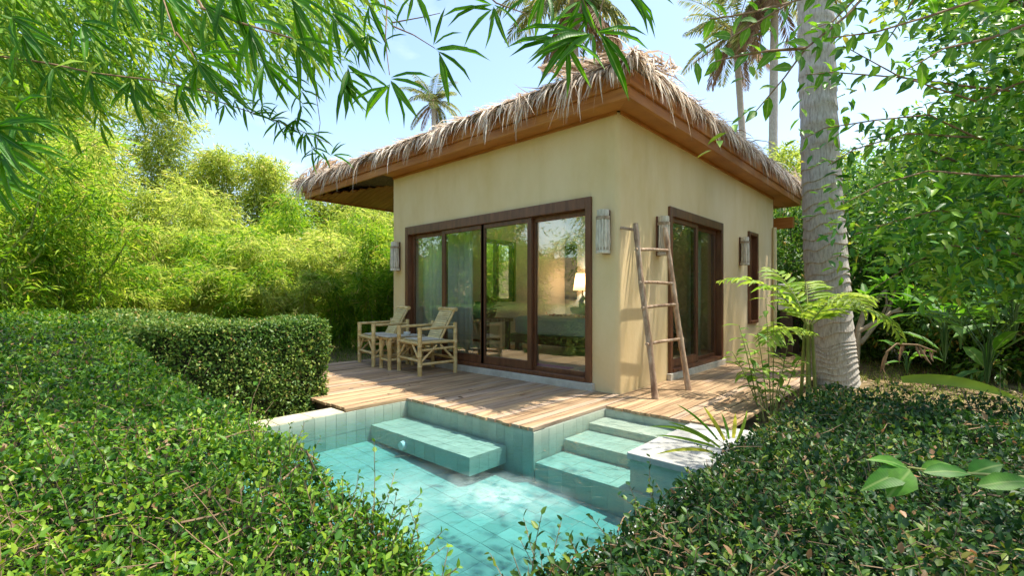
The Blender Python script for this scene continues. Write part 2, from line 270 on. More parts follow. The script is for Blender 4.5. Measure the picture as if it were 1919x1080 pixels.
def leaves(name, P, D, Nn, L, Wd, mat, parent, tpl=T2, rnd=None, kind='stuff'):
    P = np.asarray(P, float); n = len(P); D = nrm(D); S = nrm(np.cross(D, Nn)); N2 = np.cross(S, D)
    L = np.broadcast_to(np.asarray(L, float), (n,)); Wd = np.broadcast_to(np.asarray(Wd, float), (n,))
    tv, tf = tpl; k = len(tv)
    v = P[:, None, :]+L[:, None, None]*tv[None, :, 0, None]*D[:, None, :]+Wd[:, None, None]*tv[None, :, 1, None]*S[:, None, :]+L[:, None, None]*tv[None, :, 2, None]*N2[:, None, :]
    ff = np.concatenate([np.array(f) for f in tf]); cnt = np.array([len(f) for f in tf])
    flat = (ff[None, :]+k*np.arange(n)[:, None]).ravel(); counts = np.tile(cnt, n)
    r = rng.random(n) if rnd is None else rnd
    me = npmesh(name, v.reshape(-1, 3), flat, counts, np.repeat(r, k))
    o = link(name, me, mat, parent)
    if kind: o['kind'] = kind
    return o
def leafmesh(name, tpl, mat):
    tv, tf = tpl; me = bpy.data.meshes.new(name); me.from_pydata([tuple(p) for p in tv], [], tf); me.polygons.foreach_set('use_smooth', np.ones(len(tf), bool)); me.materials.append(MAT[mat]); return me
def put_leaf(me, p, d, nn, L, Wd, parent, name='leaf'):
    d = nrm(d); s = nrm(np.cross(d, nn)); n2 = np.cross(s, d); o = bpy.data.objects.new(name, me); COL.objects.link(o); o.parent = parent
    M = Matrix(((d[0]*L, s[0]*Wd, n2[0]*L, p[0]), (d[1]*L, s[1]*Wd, n2[1]*L, p[1]), (d[2]*L, s[2]*Wd, n2[2]*L, p[2]), (0, 0, 0, 1)))
    o.matrix_parent_inverse = Matrix.Translation(-absloc(parent)); o.matrix_basis = M; return o
def snoise(p, s=1.0, seed=0):
    p = np.asarray(p)*s; r = np.random.default_rng(seed); out = 0
    for i in range(6):
        k = r.normal(size=p.shape[-1])*(1+.7*i); out = out+np.sin(p@k+r.random()*6.28)/(1+.6*i)
    return out/2.6
# ------------------------------------------------------------------ ground
def gz(x, y):
    d = np.hypot(np.asarray(x)+2, np.asarray(y)-2); t = np.clip((d-13)/24, 0, 1); return -.16+4.6*t*t*(3-2*t)
xs = np.array(sorted(set(np.concatenate([np.linspace(-260, -40, 8), np.linspace(-36, 36, 37), np.linspace(40, 260, 8), [-1.85, 1.5]]).round(3))))
ys = np.array(sorted(set(np.concatenate([np.linspace(-260, -40, 8), np.linspace(-36, 36, 37), np.linspace(40, 260, 8), [-3.75, -.6]]).round(3))))
vv = [(x, y, float(gz(x, y))) for y in ys for x in xs]; ff = []
for j in range(len(ys)-1):
    for i in range(len(xs)-1):
        xm = (xs[i]+xs[i+1])/2; ym = (ys[j]+ys[j+1])/2
        if -1.85 < xm < 1.5 and -3.75 < ym < -.6: continue
        a = j*len(xs)+i; ff.append((a, a+1, a+1+len(xs), a+len(xs)))
g = G(); g.v = vv; g.f = ff; tag(g.build('ground', 'soil', smooth=True), kind='structure')
# ------------------------------------------------------------------ villa
villa = thing('villa', (-2.1, 3.0, 0), 'small cream plastered bungalow with shaggy thatched roof and sliding glass doors', 'bungalow')
ZT = 3.05
def wallpanel(g, axis, c0, c1, a0, a1, z0, z1, openings):
    As = sorted({a0, a1, *[o[0] for o in openings], *[o[1] for o in openings]}); Zs = sorted({z0, z1, *[o[2] for o in openings], *[o[3] for o in openings]})
    for i in range(len(As)-1):
        run = None
        for j in range(len(Zs)-1):
            am = (As[i]+As[i+1])/2; zm = (Zs[j]+Zs[j+1])/2
            hole = any(o[0] < am < o[1] and o[2] < zm < o[3] for o in openings)
            if not hole: run = (run[0] if run else Zs[j], Zs[j+1])
            if (hole or j == len(Zs)-2) and run:
                if axis == 'x': g.box(As[i], As[i+1], c0, c1, run[0], run[1])
                else: g.box(c0, c1, As[i], As[i+1], run[0], run[1])
                run = None
FD = (-3.88, -.337, .085, 2.18); SDo = (1.22, 3.15, .085, 2.2); NW = (4.48, 5.03, .575, 2.22); LW = (1.85, 2.85, .95, 2.2)
g = G(); wallpanel(g, 'x', 0, .18, -4.25, -.06, -.2, ZT, [FD])
wallpanel(g, 'y', -.18, 0, .06, 6.17, -.2, ZT, [SDo, NW])
g.prism([(-.06, 0)]+[(-.06+.06*math.sin(a), .06-.06*math.cos(a)) for a in np.linspace(.2, math.pi/2-.2, 5)]+[(0, .06), (-.06, .06)], -.2, ZT)
wallpanel(g, 'y', -4.25, -4.07, .18, 6.17, -.2, ZT, [LW]); g.box(-4.07, -.18, 5.99, 6.17, -.2, ZT)
g.build('wall', 'plaster', villa)
g = G(); g.box(-4.06, -.19, 4.6, 4.7, .05, 3.0); g.build('partition_wall', 'plaster_in', villa)
g = G(); wallpanel(g, 'y', -4.068, -4.05, .19, 4.6, .05, 3.0, [LW]); g.build('inner_lining', 'plaster_in', villa)
g = G(); g.box(-4.06, -.19, .19, 5.98, 3.0, 3.04); g.build('room_ceiling', 'plaster_in', villa)
g = G(); g.box(-4.06, -.19, .19, 5.98, -.1, .05); g.build('room_floor', 'room_floor', villa)
g = G(); g.box(-3.92, -.30, -.055, -.002, -.1, .083); g.build('plinth', 'plinth', villa, bevel=.006)
g = G(); g.box(.002, .055, 1.18, 3.2, -.1, .083); g.build('plinth', 'plinth', villa, bevel=.006)
def slider(axis, a0, a1, z0, z1, n, head, name, panes_front):
    def B(gg, p0, p1, q0, q1, r0, r1):       # p along wall, q depth inwards from the face (negative sticks out), r height
        if axis == 'x': gg.box(p0, p1, q0, q1, r0, r1)
        else: gg.box(-q1, -q0, p0, p1, r0, r1)
    g = G(); B(g, a0, a0+.075, -.035, .13, z0, z1); B(g, a1-.075, a1, -.035, .13, z0, z1); B(g, a0+.075, a1-.075, -.035, .13, z1-head, z1); B(g, a0+.075, a1-.075, -.045, .13, z0, z0+.05)
    fr = g.build(name, 'wood_dark', villa, bevel=.005)
    i0, i1 = a0+.075, a1-.075; w = (i1-i0)/n; zt, zb = z1-head, z0+.05
    for k in range(n):
        front = panes_front[k]; q0 = .0 if front else .055; q1 = q0+.045; e0 = i0+k*w-(.03 if k and front else 0); e1 = i0+(k+1)*w+(.03 if k < n-1 and front else 0)
        st = .07 if front else .05; rb = .11 if front else .05
        g = G(); B(g, e0+.001, e0+st, q0, q1, zb, zt-.001); B(g, e1-st, e1-.001, q0, q1, zb, zt-.001); B(g, e0+st, e1-st, q0, q1, zt-.06, zt-.001); B(g, e0+st, e1-st, q0, q1, zb, zb+rb)
        g.build('panel_frame', 'wood_dark', fr, bevel=.004)
        g = G(); B(g, e0+st-.005, e1-st+.005, q0+.018, q0+.026, zb+rb-.005, zt-.055); g.build('pane', 'glass', fr)
    return fr
slider('x', *FD, 4, .13, 'sliding_door', [0, 1, 1, 0])
slider('y', *SDo, 2, .12, 'sliding_door', [1, 0])
slider('y', *NW, 1, .06, 'window', [0])
g = G()
for (a0, a1, z0, z1) in [(1.85, 1.92, .95, 2.2), (2.78, 2.85, .95, 2.2), (1.92, 2.78, 2.13, 2.2), (1.92, 2.78, .95, 1.02), (2.32, 2.38, 1.02, 2.13)]: g.box(-4.2, -4.1, a0, a1, z0, z1)
wf = g.build('window', 'dark', villa)
for a0, a1 in ((1.915, 2.325), (2.375, 2.785)): g = G(); g.box(-4.155, -4.147, a0, a1, 1.015, 2.135); g.build('pane', 'glass', wf)
# roof: hipped, eaves at these limits
RX0, RX1, RY0, RY1 = -7.05, .26, -.26, 7.4; SL = .22
def hip(x, y, e=0): return min(x-RX0+e, RX1+e-x, y-RY0+e, RY1+e-y)
E_ = .12; cx0, cx1, cy0, cy1 = RX0-E_, RX1+E_, RY0-E_, RY1+E_; half = (cx1-cx0)/2; ry0, ry1 = cy0+half, cy1-half; xm = (cx0+cx1)/2
g = G(); zb = 3.33; zt = 3.39; zr = zt+half*SL
g.add([(cx0+.1, cy0+.1, zb), (cx1-.1, cy0+.1, zb), (cx1-.1, cy1-.1, zb), (cx0+.1, cy1-.1, zb), (cx0, cy0, zt), (cx1, cy0, zt), (cx1, cy1, zt), (cx0, cy1, zt), (xm, (ry0+ry1)/2-.1, zr), (xm, (ry0+ry1)/2+.1, zr)],
      [(0, 1, 5, 4), (1, 2, 6, 5), (2, 3, 7, 6), (3, 0, 4, 7), (4, 5, 8), (5, 6, 9, 8), (6, 7, 9), (7, 4, 8, 9), (0, 3, 2, 1)])
roof = g.build('roof', 'thatch_core', villa)
# fascias: two stepped boards on every side
def ring(o_in, o_out, z0, z1, name, mat):
    a = (RX0-o_out, RX1+o_out, RY0-o_out, RY1+o_out); b = (RX0-o_in, RX1+o_in, RY0-o_in, RY1+o_in)
    for p in ([(a[0], a[2]), (a[1], a[2]), (b[1], b[2]), (b[0], b[2])], [(a[1], a[2]), (a[1], a[3]), (b[1], b[3]), (b[1], b[2])], [(a[1], a[3]), (a[0], a[3]), (b[0], b[3]), (b[1], b[3])], [(a[0], a[3]), (a[0], a[2]), (b[0], b[2]), (b[0], b[3])]):
        G().prism(p, z0, z1).build(name, mat, roof, bevel=.004)
ring(-.04, .0, 3.052, 3.17, 'fascia_board', 'wood_eave'); ring(-.04, .028, 3.172, 3.405, 'fascia_board', 'wood_eave')
# flat soffit strips along the front and side walls
for k, (x0, x1, y0, y1) in enumerate([(-4.25, RX1-.042, RY0+.042, -.001), (.001, RX1-.042, .0, RY1-.042)]):
    if k == 0: G().prism([(x0, y0), (x1, y0), (.002, y1), (x0, y1)], 3.06, 3.075).build('soffit_board', 'wood_eave', roof)
    else: G().prism([(.0022, .0), (x1, RY0+.042), (x1, y1), (.0022, y1)], 3.0602, 3.0752).build('soffit_board', 'wood_eave', roof)
G().box(-4.25, -.02, -.022, -.001, 3.025, 3.058).build('cornice_strip', 'wood_eave', roof)
G().box(.001, .022, .02, 6.17, 3.025, 3.058).build('cornice_strip', 'wood_eave', roof)
# porch ceiling: boards up the left hip, one object each
yb = RY0+.05
while yb < RY1-.3:
    g = G(); xe = min(-4.27, RX0+.04+(min(yb+.05-RY0, RY1-yb)+.0)); x0 = RX0+.042
    if xe-x0 > .12:
        z0 = 3.075; z1 = 3.075+.21*(xe-x0)
        g.add([(x0, yb, z0), (xe, yb, z1), (xe, yb+.112, z1), (x0, yb+.112, z0), (x0, yb, z0+.02), (xe, yb, z1+.02), (xe, yb+.112, z1+.02), (x0, yb+.112, z0+.02)], [(3, 2, 1, 0), (4, 5, 6, 7), (0, 1, 5, 4), (1, 2, 6, 5), (2, 3, 7, 6), (3, 0, 4, 7)])
        g.build('ceiling_board', 'wood_ceiling', roof)
    yb += .12
for i in range(10):
    x0 = RX1-.05-(i+1)*.2; G().box(x0, x0+.19, 6.18, RY1-.05, 3.062, 3.08).build('ceiling_board', 'wood_ceiling', roof)
G().box(-1.2, .17, 7.05, 7.2, 2.55, 2.78).build('beam', 'wood_eave', villa, bevel=.008)
for px_ in ((-5.9, 5.8),): G().tube([(px_[0], px_[1], -.15), (px_[0], px_[1], 3.12)], .07, 10).build('porch_post', 'wood_dark', villa, smooth=True)
G().tube([(.045, 6.08, 2.45), (.045, 6.08, .0)], .04, 10).build('downpipe', 'cream', villa, smooth=True)
# thatch blades
def thatch():
    P = []; D0 = []; Ls = []; Ws = []; hang = []
    sides = [((cx0, cy0), (cx1, cy0), (0, -1), 1.0), ((cx1, cy0), (cx1, cy1), (1, 0), 1.0), ((cx0, cy0), (cx0, cy1), (-1, 0), .55), ((cx0, cy1), (cx1, cy1), (0, 1), .25)]
    for (a, b, o, den) in sides:
        Lg = math.hypot(b[0]-a[0], b[1]-a[1]); n = int(Lg*760*den)
        t = rng.random(n); back = .05+rng.random(n)**1.4*1.1
        base = np.stack([a[0]+(b[0]-a[0])*t-o[0]*(back+.12), a[1]+(b[1]-a[1])*t-o[1]*(back+.12), zt+SL*(back+.12)+.01+.05*rng.random(n)], 1)
        inside = (base[:, 0] > cx0-.02) & (base[:, 0] < cx1+.02) & (base[:, 1] > cy0-.02) & (base[:, 1] < cy1+.02)
        tang = np.array([(b[0]-a[0])/Lg, (b[1]-a[1])/Lg, 0])
        clump = np.sin(t*Lg*9+3*np.sin(t*Lg*2.3))*.16
        d = np.array([o[0], o[1], -SL])[None, :]+tang[None, :]*(rng.normal(0, .25, n)+clump)[:, None]+np.array([0, 0, 1.0])*(rng.normal(.0, .06, n))[:, None]
        P.append(base[inside]); D0.append(nrm(d)[inside]); Ls.append(np.minimum(rng.uniform(.3, .6, n), back+.12+rng.uniform(.0, .16, n))[inside]); Ws.append(rng.uniform(.012, .030, n)[inside]); hang.append((rng.random(n)**2)[inside])
        # fringe hung on the edge: strands in uneven bunches
        nc = int(Lg*30*den); tcn = rng.random(nc); sz = rng.integers(2, 11, nc); ci = np.repeat(np.arange(nc), sz); n = len(ci); t = np.clip(tcn[ci]+rng.normal(0, .022/Lg, n), 0, 1); lean = rng.normal(0, .22, nc); ln = .12+.55*rng.random(nc)**1.7
        base = np.stack([a[0]+(b[0]-a[0])*t-o[0]*.06, a[1]+(b[1]-a[1])*t-o[1]*.06, zt+.04*rng.random(n)-.01], 1)
        d = np.array([o[0]*.75, o[1]*.75, -.55])[None, :]+tang[None, :]*(lean[ci]+rng.normal(0, .22, n))[:, None]+np.array([0, 0, 1.0])*rng.normal(0, .25, n)[:, None]
        P.append(base); D0.append(nrm(d)); Ls.append(ln[ci]*rng.uniform(.6, 1.15, n)); Ws.append(rng.uniform(.012, .030, n)); hang.append(.7+1.2*rng.random(n))
    # tuft over the corner hips
    for c, o in (((cx1, cy0), (1, -1)), ((cx0, cy0), (-1, -1))):
        n = 260; back = rng.random(n)*.9; base = np.stack([c[0]-o[0]*back, c[1]-o[1]*back, zt+SL*back+.01+.04*rng.random(n)], 1)
        d = np.stack([o[0]*np.ones(n)*.6+rng.normal(0, .5, n), o[1]*.6+rng.normal(0, .5, n), rng.normal(-.25, .18, n)], 1)
        P.append(base); D0.append(nrm(d)); Ls.append(rng.uniform(.2, .45, n)); Ws.append(rng.uniform(.01, .022, n)); hang.append(.3+.6*rng.random(n))
    P = np.concatenate(P); D0 = np.concatenate(D0); Ls = np.concatenate(Ls); Ws = np.concatenate(Ws); hang = np.concatenate(hang); n = len(P)
    S = nrm(np.cross(D0, np.array([0, 0, 1.0]))); tw = rng.normal(0, .5, n); Nn = np.cross(S, D0); S = S*np.cos(tw)[:, None]+Nn*np.sin(tw)[:, None]
    K = 5; vs = np.zeros((n, K*2, 3)); pos = P.copy(); d = D0.copy(); side = rng.normal(0, .10, (n, 3))
    for k in range(K):
        w = Ws*(1-(k/(K-1))**1.6*.93)
        vs[:, 2*k] = pos-S*w[:, None]*.5; vs[:, 2*k+1] = pos+S*w[:, None]*.5
        pos = pos+d*(Ls/(K-1))[:, None]; d = nrm(d+np.array([0, 0, -1.0])*(.10+.40*hang)[:, None]+side)
    ff = np.concatenate([np.array([2*k, 2*k+1, 2*k+3, 2*k+2]) for k in range(K-1)]); flat = (ff[None]+2*K*np.arange(n)[:, None]).ravel()
    me = npmesh('thatch', vs.reshape(-1, 3), flat, np.full(n*(K-1), 4), np.repeat(rng.random(n), 2*K)); o = link('thatch', me, 'thatch', roof); o['kind'] = 'stuff'
thatch()
# ------------------------------------------------------------------ deck
deck = thing('deck', (-1.5, -.8, 0), 'weathered brown plank deck around the bungalow by the pool', None, None, 'structure')
def plankrow(x0, x1, y0, y1, rag=.014, w=.092, mat=None):
    x = x0
    while x < x1-.03:
        w_ = min(w, x1-x); segs = [(y0, y1)]
        if y1-y0 > 1.9 and random.random() < .6:
            m = y0+(y1-y0)*random.uniform(.3, .7); segs = [(y0, m-.002), (m+.002, y1)]
        for s0, s1 in segs:
            r0 = random.uniform(-rag, rag) if s0 == y0 else 0; dz = random.uniform(-.0025, .0025)
            o = G().box(x+.004, x+w_-.004, s0+r0, s1, -.026+dz, dz).build('plank', random.choice(['deck', 'deck', 'deck', 'deck_grey']), deck)
        x += w
plankrow(-4.62, -1.55, -2.31, -.003); plankrow(-1.545, .165, -1.645, -.003); plankrow(.17, 1.32, -.56, 3.45); plankrow(.003, .165, .003, 3.45)
for (a, b, c, d) in [(-4.6, -1.57, -2.25, -2.19), (-4.6, .1, -1.2, -1.12), (.2, 1.3, -.5, -.44), (-4.6, .1, -.3, -.22), (.2, 1.28, 1.5, 1.58)]: G().box(a, b, c, d, -.155, -.032).build('joist', 'joist', deck)
# ------------------------------------------------------------------ pool
WZ = -.066
pool = thing('pool', (0, -2.4, -.4), 'small plunge pool lined with pale green stone tiles below the deck', 'pool')
def fz(x): return -.345-.05*(x+1.55)
g = G()
g.add([(x, y, fz(x)-.0025) for x, y in ((-1.6, -3.8), (2.1, -3.8), (2.1, -1.6), (-1.6, -1.6))], [(0, 1, 2, 3)])
g.box(-1.80, -1.5525, -3.8, -1.6, -.62, -.062); g.box(-1.5525, .15, -1.6275, -1.48, -.62, -.031); g.box(.02, .1625, -1.48, -.4, -.62, -.031); g.box(.1625, 1.6, -.5475, -.42, -.62, -.031)
g.box(1.50, 1.62, -3.8, -.42, -.62, -.04); g.box(-1.56, 1.5, -3.95, -3.78, -.62, -.04)
g.build('pool_shell', 'grout', pool)
TS = .2
unit = G().box(0, 1, 0, 1, -1, 0); tm = bpy.data.meshes.new('tile'); tm.from_pydata(unit.v, [], unit.f); tm.materials.append(MAT['tile'])
TILES = []
def tiles(orig, u, v, lu, lv, tu=TS, tv=TS, parent=pool, th=.012):
    u = nrm(u); v = nrm(v); nn = np.cross(u, v); orig = np.array(orig, float); a = 0
    while a < lu-.02:
        b = 0; du = min(tu, lu-a)
        while b < lv-.02:
            dv = min(tv, lv-b); p = orig+u*(a+.0015)+v*(b+.0015)+nn*random.uniform(-.001, .001); A = u*(du-.003); B = v*(dv-.003); q = p+A/2+B/2-CAM
            TILES.append((du*dv*abs(q@nn)/np.linalg.norm(q)**3*(1 if q@FW > .5 else 0), p, A, B, nn*th, parent)); b += tv
        a += tu
def lay_tiles():
    TILES.sort(key=lambda t: -t[0]); vs = []; uv = np.array(unit.v)
    for i, (ar_, p, A, B, Cn, parent) in enumerate(TILES):
        if i < 298:
            o = bpy.data.objects.new('tile', tm); COL.objects.link(o); o.parent = parent; o.matrix_parent_inverse = Matrix.Translation(-absloc(parent))
            o.matrix_basis = Matrix(((A[0], B[0], Cn[0], p[0]), (A[1], B[1], Cn[1], p[1]), (A[2], B[2], Cn[2], p[2]), (0, 0, 0, 1)))
        else: vs.append(p+uv[:, :1]*A+uv[:, 1:2]*B+uv[:, 2:]*Cn)
    n = len(vs); ff = np.concatenate([np.array(f) for f in unit.f]); me = npmesh('tiles', np.concatenate(vs), (ff[None]+8*np.arange(n)[:, None]).ravel(), np.full(6*n, 4)); me.shade_flat(); o = link('tiles', me, 'tile_mass', pool); o['kind'] = 'stuff'
tiles((-1.55, -3.6, fz(-1.55)), (1, 0, -.05), (0, 1, 0), 2.75, 1.98, tv=.132, tu=.1375)
tiles((-1.55, -1.615-.0, -.60), (0, -1, 0), (0, 0, 1), 1.9, .57, tu=.1, tv=.19)                # left wall
tiles((-1.55, -1.63, -.60), (1, 0, 0), (0, 0, 1), 1.715, .565, tu=.1, tv=.19)               # front wall
tiles((.165, -1.63, -.60), (0, 1, 0), (0, 0, 1), 1.08, .565, tu=.1, tv=.19)                  # return wall
tiles((.165, -.55, -.16), (1, 0, 0), (0, 0, 1), 1.3, .125, tu=.1, tv=.13)
def slab(x0, x1, y0, y1, z, h, name, tu, tv):
    p = G().box(x0+.0025, x1-.0025, y0+.0025, y1-.001, z-h, z-.0025).build(name, 'grout', pool)
    tiles((x0, y0, z), (1, 0, 0), (0, 1, 0), x1-x0, y1-y0, tu=tu, tv=tv, parent=p); tiles((x0, y0, z-h), (1, 0, 0), (0, 0, 1), x1-x0, h-.015, tu=tu, tv=h, parent=p)
    if name == 'bench': tiles((x1, y0, z-h), (0, 1, 0), (0, 0, 1), y1-y0, h-.015, tu=tv, tv=h, parent=p)
slab(-1.535, -.12, -2.06, -1.645, -.195, .145, 'bench', .1415, .1037)
slab(.18, 1.5, -.86, -.552, -.105, .16, 'step', .132, .103); slab(.18, 1.5, -1.24, -.862, -.17, .2, 'step', .132, .126); slab(.18, 1.5, -1.63, -1.242, -.27, .3, 'step', .132, .129)
lay_tiles()
jet = G().tube([(-.98, -2.06, -.275), (-.98, -2.10, -.275)], [.042, .036], 14).build('jet_nozzle', 'white', pool, smooth=True)
yc = -2.33
while yc > -3.7:
    G().box(-1.80, -1.545, yc-.296, yc, -.062, -.022).build('coping_slab', 'coping', pool, bevel=.005); yc -= .3
G().box(.985, 1.5, -1.62, -1.13, -.058, -.012).build('coping_slab', 'stone', pool, bevel=.006); G().box(1.0, 1.5, -1.10, -.575, -.058, -.012).build('coping_slab', 'stone', pool, bevel=.006)
G().box(1.0, 1.5, -1.6, -.6, -.45, -.06).build('coping_base', 'tile_mass', pool)
g = G(); g.prism([(-1.553, -3.79), (1.51, -3.79), (1.51, -.545), (.158, -.545), (.158, -1.625), (-1.553, -1.625)], -.615, WZ); tag(g.build('water', 'water'), kind='structure')
# ------------------------------------------------------------------ wall lamps
def wall_lamp(p, rz, label):
    t = thing('wall_lamp', p, label, 'wall lamp', 'carved wooden lamps on the bungalow walls', None, rz)     # local -Y points off the wall
    B = lambda g, n, m, **k: g.build(n, m, t, world=False, **k)
    B(G().box(-.05, .05, -.02, 0, -.24, .24), 'back_plate', 'wood_dark', bevel=.004)
    c = -.075
    B(G().tube([(0, c, -.19), (0, c, .17)], .048, 14), 'shade', 'lamp_glass', smooth=True)
    for k in range(9):
        a = math.radians(-200+k*27.5); x, y = .06*math.cos(a), c+.06*math.sin(a)
        B(G().tube([(x, y, -.20), (x*1.05, c+(y-c)*1.08, -.12), (x, y, .02), (x, y, .17)], [.015, .017, .0155, .013], 6), 'slat', 'lamp_wood', smooth=True)
    B(G().tube([(0, c, -.235), (0, c, -.205), (0, c, -.20)], [.078, .078, .06], 16), 'base_ring', 'lamp_wood', smooth=True)
    B(G().tube([(0, c, -.2), (0, c, -.17)], .072, 16), 'lower_band', 'lamp_ring', smooth=True)
    B(G().tube([(0, c, .13), (0, c, .165)], .076, 16), 'upper_band', 'lamp_ring', smooth=True)
    B(G().tube([(0, c, .165), (0, c, .20), (0, c, .235)], [.064, .068, .066], 16), 'cap', 'lamp_wood', smooth=True)
    return t
wall_lamp((-.152, 0, 1.76), 0, 'pale wooden wall lamp right of the wide glass doors, near the house corner')
wall_lamp((-4.10, 0, 1.72), 0, 'wooden wall lamp at the far left end of the front wall')
wall_lamp((0, .93, 1.79), math.pi/2, 'wooden wall lamp behind the top of the leaning ladder')
wall_lamp((0, 4.06, 1.83), math.pi/2, 'wooden wall lamp between the side door and the narrow window')
# ------------------------------------------------------------------ ladder
lad = thing('ladder', (.42, .4, 0), 'old grey bamboo ladder leaning against the side wall', 'ladder')
lp = lambda s, t: np.array([.385+.072*s, .062+.672*s, 0])*(1-t)+np.array([.14, .096+.72*s, 1.84+.03*s])*t
for s in (0, 1):
    pts = [lp(s, t)+np.array([0, .012*math.sin(7*t+2*s), 0])+np.array([0, 0, .0]) for t in np.linspace(0, 1.0, 14)]
    G().tube(pts, [.033-.006*t+(.004 if i % 4 == 0 else 0) for i, t in enumerate(np.linspace(0, 1, 14))], 9).build('rail', 'ladder', lad, smooth=True)
for t, dt in ((.305, .0), (.51, .005), (.655, -.01), (.845, .01)):
    a = lp(0, t); b = lp(1, t+dt); d = nrm(b-a); G().tube([a-d*.05, a*.6+b*.4+np.array([0, 0, .006]), b+d*.05], .017, 8).build('rung', 'ladder', lad, smooth=True)
G().tube([lp(0, .96), np.array([.0, .03, 1.80])], .016, 7).build('wall_peg', 'ladder', lad, smooth=True)
# ------------------------------------------------------------------ bamboo chairs and table
def chair(p, rz, label):
    t = thing('bamboo_chair', p, label, 'chair', 'bamboo chairs on the deck', None, rz)
    def T(n, a, b, r, m='bamboo', k=7):
        a = np.array(a, float); b = np.array(b, float); n_ = max(2, int(np.linalg.norm(b-a)/.16)+1); ts = []; rs = []
        for i in range(n_+1):
            for dtt, rr in ((-.012, r), (0, r*1.13), (.012, r)) if 0 < i < n_ else ((0, r),):
                ts.append(a+(b-a)*min(1, max(0, i/n_+dtt))); rs.append(rr)
        return G().tube(ts, rs, 9).build(n, m, t, smooth=True, world=False)
    w, d = .325, .27
    for s in (-1, 1):
        T('leg', (s*w, -d, 0), (s*w, -d, .645), .03); T('leg', (s*w, d, 0), (s*w, d, .70), .029)
        T('armrest', (s*w, -d-.03, .625), (s*w, d+.02, .64), .02); T('side_rail', (s*w, -d, .44), (s*w, d, .44), .02); T('side_rail', (s*w, -d, .34), (s*w, d, .36), .017); T('side_rail', (s*w, -d, .155), (s*w, d, .165), .019)
        T('brace', (s*w, -d, .17), (s*w, -.02, .40), .015); T('brace', (s*w, d, .17), (s*w, .04, .40), .015)
        T('brace', (s*w, -d, .2), (s*.12, -d, .40), .016); T('back_pole', (s*.175, .10, .42), (s*.19, .33, .85), .018)
    T('front_rail', (-w, -d, .425), (w, -d, .425), .024); T('front_rail', (-w, -d, .2), (w, -d, .2), .02); T('back_rail', (-w, d, .43), (w, d, .43), .021); T('back_rail', (-w, d, .2), (w, d, .2), .019)
    T('top_rail', (-.235, .335, .875), (.235, .335, .875), .03)
    for i in range(11):
        y = -.235+i*.04; G().box(-w+.02, w-.02, y, y+.034, .446, .455).build('seat_slat', 'bamboo_slat', t, world=False)
    G().box(-.24, .24, -.22, .14, .456, .474).build('seat_mat', 'mat_grey', t, bevel=.008, world=False)
    for i in range(15):
        u = (i+.5)/15; y = .10+.23*u; z = .44+.42*u; hw = .165+.012*u
        v = np.array([0, .23, .42]); v = v/np.linalg.norm(v)*.0125; o = np.array([0, -.0075, .004])
        c = np.array([0, y-.015, z])
        g = G(); g.add([c+(-hw, 0, 0)-v, c+(hw, 0, 0)-v, c+(hw, 0, 0)+v, c+(-hw, 0, 0)+v, c+(-hw, 0, 0)-v+o, c+(hw, 0, 0)-v+o, c+(hw, 0, 0)+v+o, c+(-hw, 0, 0)+v+o], [(3, 2, 1, 0), (4, 5, 6, 7), (0, 1, 5, 4), (1, 2, 6, 5), (2, 3, 7, 6), (3, 0, 4, 7)])
        g.build('back_slat', 'bamboo_slat', t, world=False)
    return t
chair((-2.80, -.42, 0), math.radians(-10), 'bamboo armchair nearest the pool, right of the small bamboo table')
chair((-4.0, -.36, 0), math.radians(-12), 'bamboo armchair farther from the pool, left of the small bamboo table')
t = thing('side_table', (-3.37, -.45, 0), 'small bamboo table with grey woven top between the two armchairs', 'table', None, None, math.radians(-10))
for x in (-.15, .15):
    for y in (-.25, .25): G().tube([(x, y, 0), (x, y, .2), (x, y, .205), (x, y, .46)], [.027, .027, .031, .027], 9).build('leg', 'bamboo', t, smooth=True, world=False)
    G().tube([(x, -.27, .15), (x, .27, .15)], .017, 8).build('rail', 'bamboo', t, smooth=True, world=False); G().tube([(x, -.3, .455), (x, .3, .455)], .02, 8).build('rail', 'bamboo', t, smooth=True, world=False)
    G().tube([(x, -.25, .2), (x*.3, -.25, .43)], .014, 7).build('brace', 'bamboo', t, smooth=True, world=False)
for y in (-.25, .25): G().tube([(-.19, y, .45), (.19, y, .45)], .021, 8).build('rail', 'bamboo', t, smooth=True, world=False); G().tube([(-.15, y, .14), (.15, y, .14)], .016, 8).build('rail', 'bamboo', t, smooth=True, world=False)
for i in range(12): G().box(-.19, .19, -.30+i*.05, -.256+i*.05, .474, .482).build('top_slat', 'mat_grey', t, world=False)
ash = G().tube([(-3.33, -.38, .484), (-3.33, -.38, .50), (-3.33, -.38, .53)], [.04, .05, .052], 14).build('ashtray', 'white', smooth=True); tag(ash, 'little white bowl on the small bamboo table', 'bowl')
